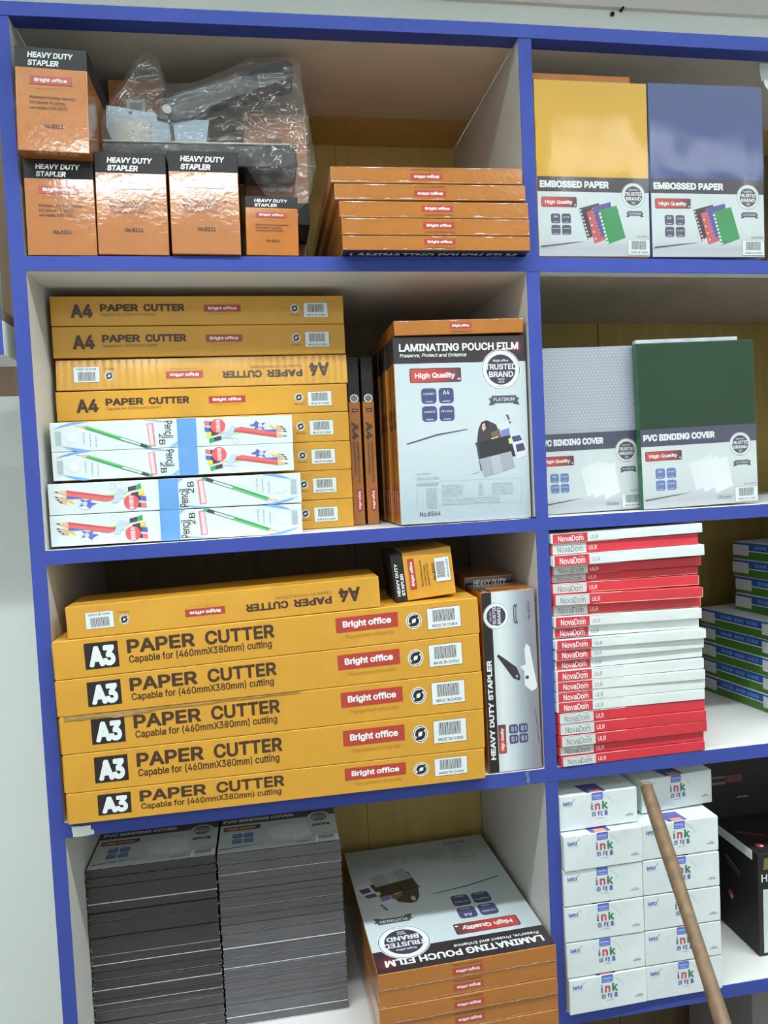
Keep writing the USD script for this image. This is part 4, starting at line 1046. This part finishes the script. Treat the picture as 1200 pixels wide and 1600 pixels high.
# ================================================================== INK CARTONS
def ink_art(w, h):
    a = Art(w, h)
    IB = (74, 84, 168)
    a.on('maker_lettering').text('leto', .05, .16, .165, .27, IB, True).line([(.155, .20), (.185, .13), (.20, .10)], .0008, IB).line([(.05, .32), (.19, .31)], .0004, (150, 158, 200))
    a.on('blue_tag').rect(.415, .0, .555, .215, (84, 110, 196)).rect(.428, .065, .54, .13, (150, 170, 226)).rect(.425, .165, .545, .185, (170, 186, 232))
    x, y = a.P(.485, .48)
    a.on('arc_lettering')
    for t_ in np.linspace(18, 78, 9): a.geom(Point(x + .033 * math.cos(math.radians(t_)), y + .028 * math.sin(math.radians(t_))).buffer(.0008, quad_segs=2), (130, 134, 150))
    for t_ in np.linspace(108, 176, 8): a.geom(Point(x + .033 * math.cos(math.radians(t_)), y + .028 * math.sin(math.radians(t_))).buffer(.0006, quad_segs=2), (170, 176, 190))
    a.on('title_lettering').text('n', .452, .27, .52, .49, (196, 74, 94), True, 0.02).text('k', .545, .27, .618, .49, (50, 130, 92), True, 0.02)
    a.disc(.412, .29, .0012, (52, 52, 62))
    for k in range(4): a.rect(.402, .34 + .04 * k, .424, .365 + .04 * k, (70, 72, 84))
    # three characters, drawn as strokes
    a.on('character_lettering')
    q = lambda p, c=IB: a.line(p, .0012, c)
    q([(.41, .57), (.46, .565)]); q([(.418, .56), (.414, .66), (.452, .655), (.458, .60)]); q([(.425, .61), (.45, .605)]); q([(.436, .54), (.434, .575)])
    q([(.485, .56), (.512, .555)]); q([(.497, .54), (.495, .67)]); q([(.485, .61), (.51, .605)]); q([(.52, .56), (.545, .555)]); q([(.520, .60), (.545, .595)]); q([(.53, .55), (.528, .67), (.548, .665)]); q([(.518, .64), (.535, .63)])
    q([(.57, .555), (.612, .55)]); q([(.578, .585), (.604, .582)]); q([(.568, .612), (.616, .608)]); q([(.592, .54), (.590, .66)]); q([(.57, .668), (.616, .662)]); q([(.578, .64), (.606, .635)])
    a.on('small_lettering').smalltext([(.46, .56, .735)], (150, 156, 180), .0012).smalltext([(.87, .93, .72)], (160, 166, 176), .0012, 5).smalltext([(.845, .945, .765)], (110, 114, 124), .0014, 6)
    return a
def ink_box(label, loc, rot):
    w, h, d = .1585, .0672, .10
    t = thing('ink_box', label, 'box', loc, rot, 'white ink boxes in two stacks')
    part(t, 'body', rbox(w, d, h, .0016), M['white_card'], 30)
    front(ink_art(w, h), t, M['print'], w, h)
    b = Art(w, d)
    b.on('lid_print').poly([(.355, .98), (.60, .98), (.57, .62), (.30, .62)], (84, 84, 160)).poly([(.41, .985), (.555, .985), (.54, .86), (.40, .86)], (226, 150, 124))
    b.emit(t, M['print'], (0, 0, h), X, Y)
    return t
IL = [(.8758, -.5785, -.3), (.8758, -.6533, .2), (.8744, -.7215, -.1), (.8742, -.7900, -.4), (.8752, -.8595, -.1), (.8764, -.9401, .35)]
IL_z = [-.9401 + .0693 * (5 - i) for i in range(6)]
ib = None
for i, (x, z, roll) in enumerate(IL):
    pos = 'topmost of the left stack' if i == 0 else 'lowest of the left stack' if i == 5 else '%s from the top of the left stack' % ORD[i]
    loc, rot = (x, -.006 - (.004 if i in (1, 5) else 0) + (.012 if i == 0 else 0), IL_z[i]), (0, 0, (1.2, .8, 0, -.4, .3, 1.2)[i])
    lb = 'white ink box, ' + pos
    if ib is None: ib = ink_box(lb, loc, rot)
    else: copy(ib, lb, loc, rot)
for i, x in enumerate((1.0440, 1.0345, 1.0338, 1.0338, 1.0340, 1.0348)):
    pos = 'topmost of the right stack, pushed back and turned' if i == 0 else 'lowest of the right stack, behind the stick' if i == 5 else '%s from the top of the right stack' % ORD[i]
    z = -.9400 + .0693 * (5 - i)
    loc, rot = (x, -.006, z), (0, 0, (0, .5, -.2, -.4, -.2, .2)[i])
    if i == 0: loc, rot = (1.0560, .034, z + .0005), (0, 0, 4.5)
    copy(ib, 'white ink box, ' + pos, loc, rot)

# wooden stick leaning on the ink cartons, standing on the floor in front
p0 = np.array([1.0330, -.030, -.507]); p1 = np.array([.9570, -.368, -.704])
dirv = (p1 - p0) / np.linalg.norm(p1 - p0)
end = p0 + dirv * ((-1.45 - p0[2]) / dirv[2])
ps, rs = [], []
for k, t_ in enumerate(np.linspace(0, 1, 40)):
    ps.append(p0 + (end - p0) * t_ + .0018 * np.array([math.sin(9 * t_), math.cos(13 * t_), 0])); rs.append(.0112 + .0012 * math.sin(31 * t_) * math.exp(-2 * t_) + .002 * t_)
stick_m = cat(*[cyl(ps[k], ps[k + 1], rs[k], rs[k + 1], 18) for k in range(39)])
ts = thing('stick', 'worn brown wooden stick leaning in front of the ink boxes', 'stick')
part(ts, 'shaft', stick_m, M['wood'], 40)
part(ts, 'cut_end', cyl(ps[0] - dirv * .0004, ps[0] + dirv * .004, rs[0] * .96, rs[0] * 1.02, 18), M['kraft'], label='pale sawn top end of the stick')

# ================================================================== BLACK CARTONS, BOTTOM RIGHT
def black_box(label, loc, size, art=False):
    w, d, h = size
    t = thing('black_box', label, 'box', loc)
    part(t, 'body', rbox(w, d, h, .0015), M['black_card'], 30)
    if art == 'low':
        a = Art(w, h)
        a.on('white_panel').rect(.035, .35, .97, .97, (206, 220, 214))
        a.on('lettering').text('H', .025, .205, .07, .275, (220, 226, 228)).poly([(.05, .05), (.085, .05), (.075, .16), (.04, .16)], (120, 110, 50))
        front(a, t, M['print'], w, h)
        b = Art(d, h)
        b.on('side_print').disc(.40, .62, .0085, (170, 70, 74)).disc(.42, .64, .005, (214, 190, 188)).poly([(.30, .24), (.62, .32), (.62, .345), (.30, .265)], (112, 104, 112)).poly([(.34, .30), (.58, .36), (.58, .375), (.34, .315)], (100, 94, 102))
        b.emit(t, M['print'], (0, d, 0), -Y, Z)
        c = Art(w, d)
        c.on('top_print').poly([(.05, .35), (.22, .55), (.22, .62), (.05, .42)], (110, 44, 40)).disc(.09, .80, .008, (196, 60, 60)).disc(.10, .82, .004, (226, 206, 204))
        c.emit(t, M['print'], (0, 0, h), X, Y)
        tm = T(rbox(.0016, d * .82, .020, .0007), (-.0020, .016, h - .020))
        part(t, 'open_flap', tm, M['tape'], 30, label='pale torn paper flap at the top edge')
    if art == 'up':
        a = Art(w, h)
        k = .21 / h
        a.on('round_mark').disc(.20, .25 * k, .006, (120, 92, 98)).on('round_mark#2').disc(.27, .24 * k, .003, (92, 78, 86)).on('pale_lettering').rect(.23, .54 * k, .345, .565 * k, (106, 98, 90)).rect(.17, .60 * k, .345, .63 * k, (106, 98, 90)).on('red_mark').rect(.35, .54 * k, .46, .62 * k, (104, 34, 42)).on('grey_mark').rect(.42, .78 * k, .50, .80 * k, (122, 116, 114))
        front(a, t, M['print'], w, h)
    return t
black_box('black carton with a white front panel and a torn pale flap', (1.3218, .062, -.9396), (.30, .155, .2175), 'low')
black_box('tall dark carton in the shade behind the black carton with the white panel', (1.235, .222, -.9396), (.36, .20, .428), 'up')
tag(part(None, 'grey_box', T(rbox(.22, .25, .38, .002), (1.335, .11, -1.4145)), M['grey_card'], 30), 'dim grey carton under the bottom shelf at the lower right corner', 'box')

# ================================================================== BLUE AND GREEN BOXES ON THE RIGHT
def bg_box(label, loc, rot):
    w, d, h = .22, .31, .0402   # long side seen: local -x face
    t = thing('blue_green_box', label, 'box', loc, rot, 'blue and green boxes stacked at the right edge')
    part(t, 'body', rbox(w, d, h, .001), M['white_card'], 30)
    a = Art(d, h)
    a.on('blue_stripe').rect(.003, .03, .997, .47, (36, 86, 164))
    a.on('green_stripe').rect(.003, .53, .997, .97, (68, 118, 44))
    a.on('white_label#1').rect(.0, .16, .16, .78, (196, 202, 204)).on('white_label#2').rect(.62, .12, .99, .74, (206, 212, 214))
    a.on('pale_lettering').smalltext([(.22, .33, .27), (.36, .45, .27), (.48, .585, .27)], (104, 148, 208), .0075, 8)
    a.emit(t, M['print'], (0, d, 0), -Y, Z)
    return t
bgz = [-.4668, -.4264, -.3860, -.3456, -.3052]
bgl = ['lowest blue and green box at the right edge, standing on the white shelf', 'second blue and green box from the bottom', 'middle blue and green box of the lower five', 'fourth blue and green box from the bottom', 'topmost blue and green box of the lower five']
bg = None
for i in range(5):
    rot, loc = (0, 0, 8.0), (1.4365 + .002 * (i % 2), .052 + .003 * (i % 2), bgz[i])
    if i == 0:
        bg = bg_box(bgl[0], loc, rot)
    else: copy(bg, bgl[i], loc, rot)
for i in range(4):
    copy(bg, 'shaded blue and green box in the upper pile, %s' % ('lowest', 'second from its bottom', 'third from its bottom', 'topmost')[i], (1.492 + .004 * (i % 2), -.006 + .004 * i, -.2648 + .0404 * i), (0, 0, 8.0))

# ================================================================== WRAPPED COVER PACKS IN TWO STACKS
M['film_edge_dim'] = plain('dim_film_edge', (112, 112, 120), 0.3, 0.2, 30, coat=0.6)
def flat_pack(label, loc, group, mat, t_h, art=False, seam='film_edge_dim', sh=.0007):
    w, d, h = .2325, .305, .016
    t = thing('flat_cover_pack' if mat == 'dark_pack' else 'smoke_cover_pack', label, 'binding cover pack', loc, (0, 0, 0), group, (1, 1, t_h / h))
    part(t, 'sheets', T(rbox(w - .001, d, h - .0016, .0008), (.0005, .0006, .0010)), M[mat], 30)
    part(t, 'film_seam', T(rbox(w, d, sh, .0003), (0, 0, 0)), M[seam], 30, label='pale welded edge of the clear film')
    for cx in (-.0008, w - .0014):
        part(t, 'film_corner', T(rbox(.0022, .003, .003, .0008), (cx, -.0006, .005)), M['film_edge_dim'], 30)
    if art:
        a = pack_art(w, d, 'pvc', None)
        a.emit(t, M['gloss_print'], (0, 0, h), X, Y)
    return t
def build_stack(x, ztop_, ts, mat, group, word):
    tot = sum(ts); k = (ztop_ + .9410) / tot
    z = ztop_; protos = {}; n = len(ts); pat = 'mdbdmdmbdmbdbmdm' if mat == 'dark_pack' else 'mbmdmmbmdmbmbmdmmdmbb'
    for i, t_h in enumerate(ts):
        t_h = t_h * k
        z -= t_h
        pos = 'topmost, label side up' if i == 0 else 'lowest' if i == n - 1 else ORD[i] + ' from the top'
        lb = 'wrapped pack of %s binding covers, %s of the %s stack' % (('black', pos, 'left') if mat == 'dark_pack' else ('smoke grey', pos, 'middle')) if i else 'wrapped pack of %s binding covers on top of the %s stack, label side up' % (('black', 'left') if mat == 'dark_pack' else ('smoke grey', 'middle'))
        loc = (x + RNG.uniform(-.0008, .0008) + .0006, .103 + RNG.uniform(-.002, .002), z)
        if i == 0: flat_pack(lb, loc, group, mat, t_h - .0002, True)
        else:
            kd = pat[i % len(pat)]
            if kd not in protos: protos[kd] = flat_pack(lb, loc, group, mat, t_h - .0002, False, *{'b': ('film_edge', .0010), 'm': ('film_edge_dim', .0009), 'd': (mat, .0006)}[kd])
            else: copy(protos[kd], lb, loc, (0, 0, 0), scale=(1, 1, (t_h - .0002) / .016))
build_stack(.0018, -.6045, [.0147, .0177, .032, .016, .0158, .030, .0335, .0162, .014, .0162, .0162, .0173, .0097, .0151, .0173, .016, .015, .016], 'dark_pack', 'black binding cover packs in the left stack', 'left')
build_stack(.2370, -.6035, [.020, .015, .016, .012, .011, .009, .0085, .014, .013, .013, .026, .017, .016, .014, .009, .008, .009, .009, .010, .024, .014], 'grey_pack', 'smoke grey binding cover packs in the middle stack', 'middle')

# ================================================================== STAPLER IN A CLEAR BAG
st = thing('stapler', 'large steel stapler with a black handle lying in a clear plastic bag', 'stapler', (.1185, .055, .6410), (0, 0, 0), None, (.955, 1, 1))
part(st, 'base', rbox(.348, .075, .040, .004), M['black_plastic'], 30)
part(st, 'base_plate', T(rbox(.336, .070, .0045, .0012), (.004, .002, .0402)), M['steel_dull'], 30)
def ext(pts, y0, y1):
    tm = trimesh.creation.extrude_polygon(Polygon(pts).buffer(.001), y1 - y0, engine='earcut')
    tm.vertices = np.c_[tm.vertices[:, 0], y0 + tm.vertices[:, 2], tm.vertices[:, 1]]; tm.invert(); return tm
hd = ext([(.012, .108), (.045, .104), (.105, .094), (.150, .088), (.190, .087), (.183, .046), (.020, .046), (.010, .072)], .018, .056)
part(st, 'magazine', hd, M['steel'], 30)
part(st, 'side_plate', ext([(.026, .086), (.085, .083), (.085, .047), (.026, .047)], .0135, .0175), M['steel_dull'], 30)
for (x, z) in ((.052, .098), (.056, .066), (.120, .082)):
    part(st, 'rivet', cyl((x, .0176, z), (x, .012, z), .003, .0024, 12), M['steel'], 30)
part(st, 'feed_slot', ext([(.121, .076), (.126, .076), (.128, .047), (.123, .047)], .0155, .0178), M['black_plastic'])
hl = ext([(.100, .088), (.112, .118), (.155, .132), (.225, .152), (.290, .176), (.338, .187), (.346, .184), (.346, .168), (.300, .150), (.240, .128), (.195, .112), (.165, .092), (.130, .084)], .012, .062)
part(st, 'handle', hl, M['black_plastic'], 30)
part(st, 'handle_grip', ext([(.285, .1765), (.338, .190), (.3485, .185), (.3485, .166), (.300, .147), (.285, .144)], .009, .065), M['black_plastic'], 30)
part(st, 'hinge_pin', cyl((.118, .062, .100), (.118, .006, .100), .008, n=18), M['steel_dull'], 30)

def bag_sheet(y_base, seed, sgn, amp=1.0):
    """one wall of the bag: a crumpled sheet draped round the stapler's outline"""
    top = [(-.006, .045), (.0, .085), (.045, .145), (.072, .182), (.090, .188), (.104, .176), (.118, .135), (.165, .138), (.235, .166), (.252, .176), (.270, .185), (.335, .189), (.362, .186), (.366, .15), (.372, .10), (.378, .06)]
    bot = [(-.006, .004), (.0, .002), (.045, .001), (.072, .001), (.090, .001), (.104, .0), (.118, .0), (.165, .0), (.235, .0), (.252, -.001), (.262, -.018), (.285, -.05), (.318, -.062), (.345, -.055), (.372, -.03), (.384, .0)]
    s_ = np.linspace(0, 1, 90); kk = np.linspace(0, 1, len(top))
    tp = np.c_[np.interp(s_, kk, [p[0] for p in top]), np.interp(s_, kk, [p[1] for p in top])]
    bt = np.c_[np.interp(s_, kk, [p[0] for p in bot]), np.interp(s_, kk, [p[1] for p in bot])]
    n = 60; V = []
    for j in range(n):
        f = j / (n - 1)
        p = bt + (tp - bt) * f
        q = np.c_[p, np.zeros(len(p))]
        ns = meshkit.fbm(q * 22 + 3.1 * seed, 4, seed) - .5
        rid = np.abs(meshkit.fbm(q * [30, 55, 1] + 9.7, 3, seed + 5) - .5)
        edge = np.minimum(np.minimum(s_, 1 - s_) * 7, 1) * min(1, min(f, 1 - f) * 7 + .15)
        yy = y_base + amp * (sgn * edge * .012 + edge * (ns * .026 - rid * .030))
        V.append(np.c_[p[:, 0], yy, p[:, 1]])
    V = np.vstack(V); F = []
    m_ = len(s_)
    for j in range(n - 1):
        for i in range(m_ - 1):
            a_ = j * m_ + i
            F += [[a_, a_ + 1, a_ + m_ + 1], [a_, a_ + m_ + 1, a_ + m_]]
    return trimesh.Trimesh(V, np.array(F), process=False)
bg_ = thing('plastic_bag', 'crumpled clear plastic bag wrapped round the stapler', 'bag', (.1250, .058, .6425), (0, 0, 0), None, (.935, 1, 1))
part(bg_, 'front_film', bag_sheet(-.006, 3, -1), M['bagfilm'], True)
part(bg_, 'back_film', bag_sheet(.0735, 11, 1, .12), M['bagfilm'], True)
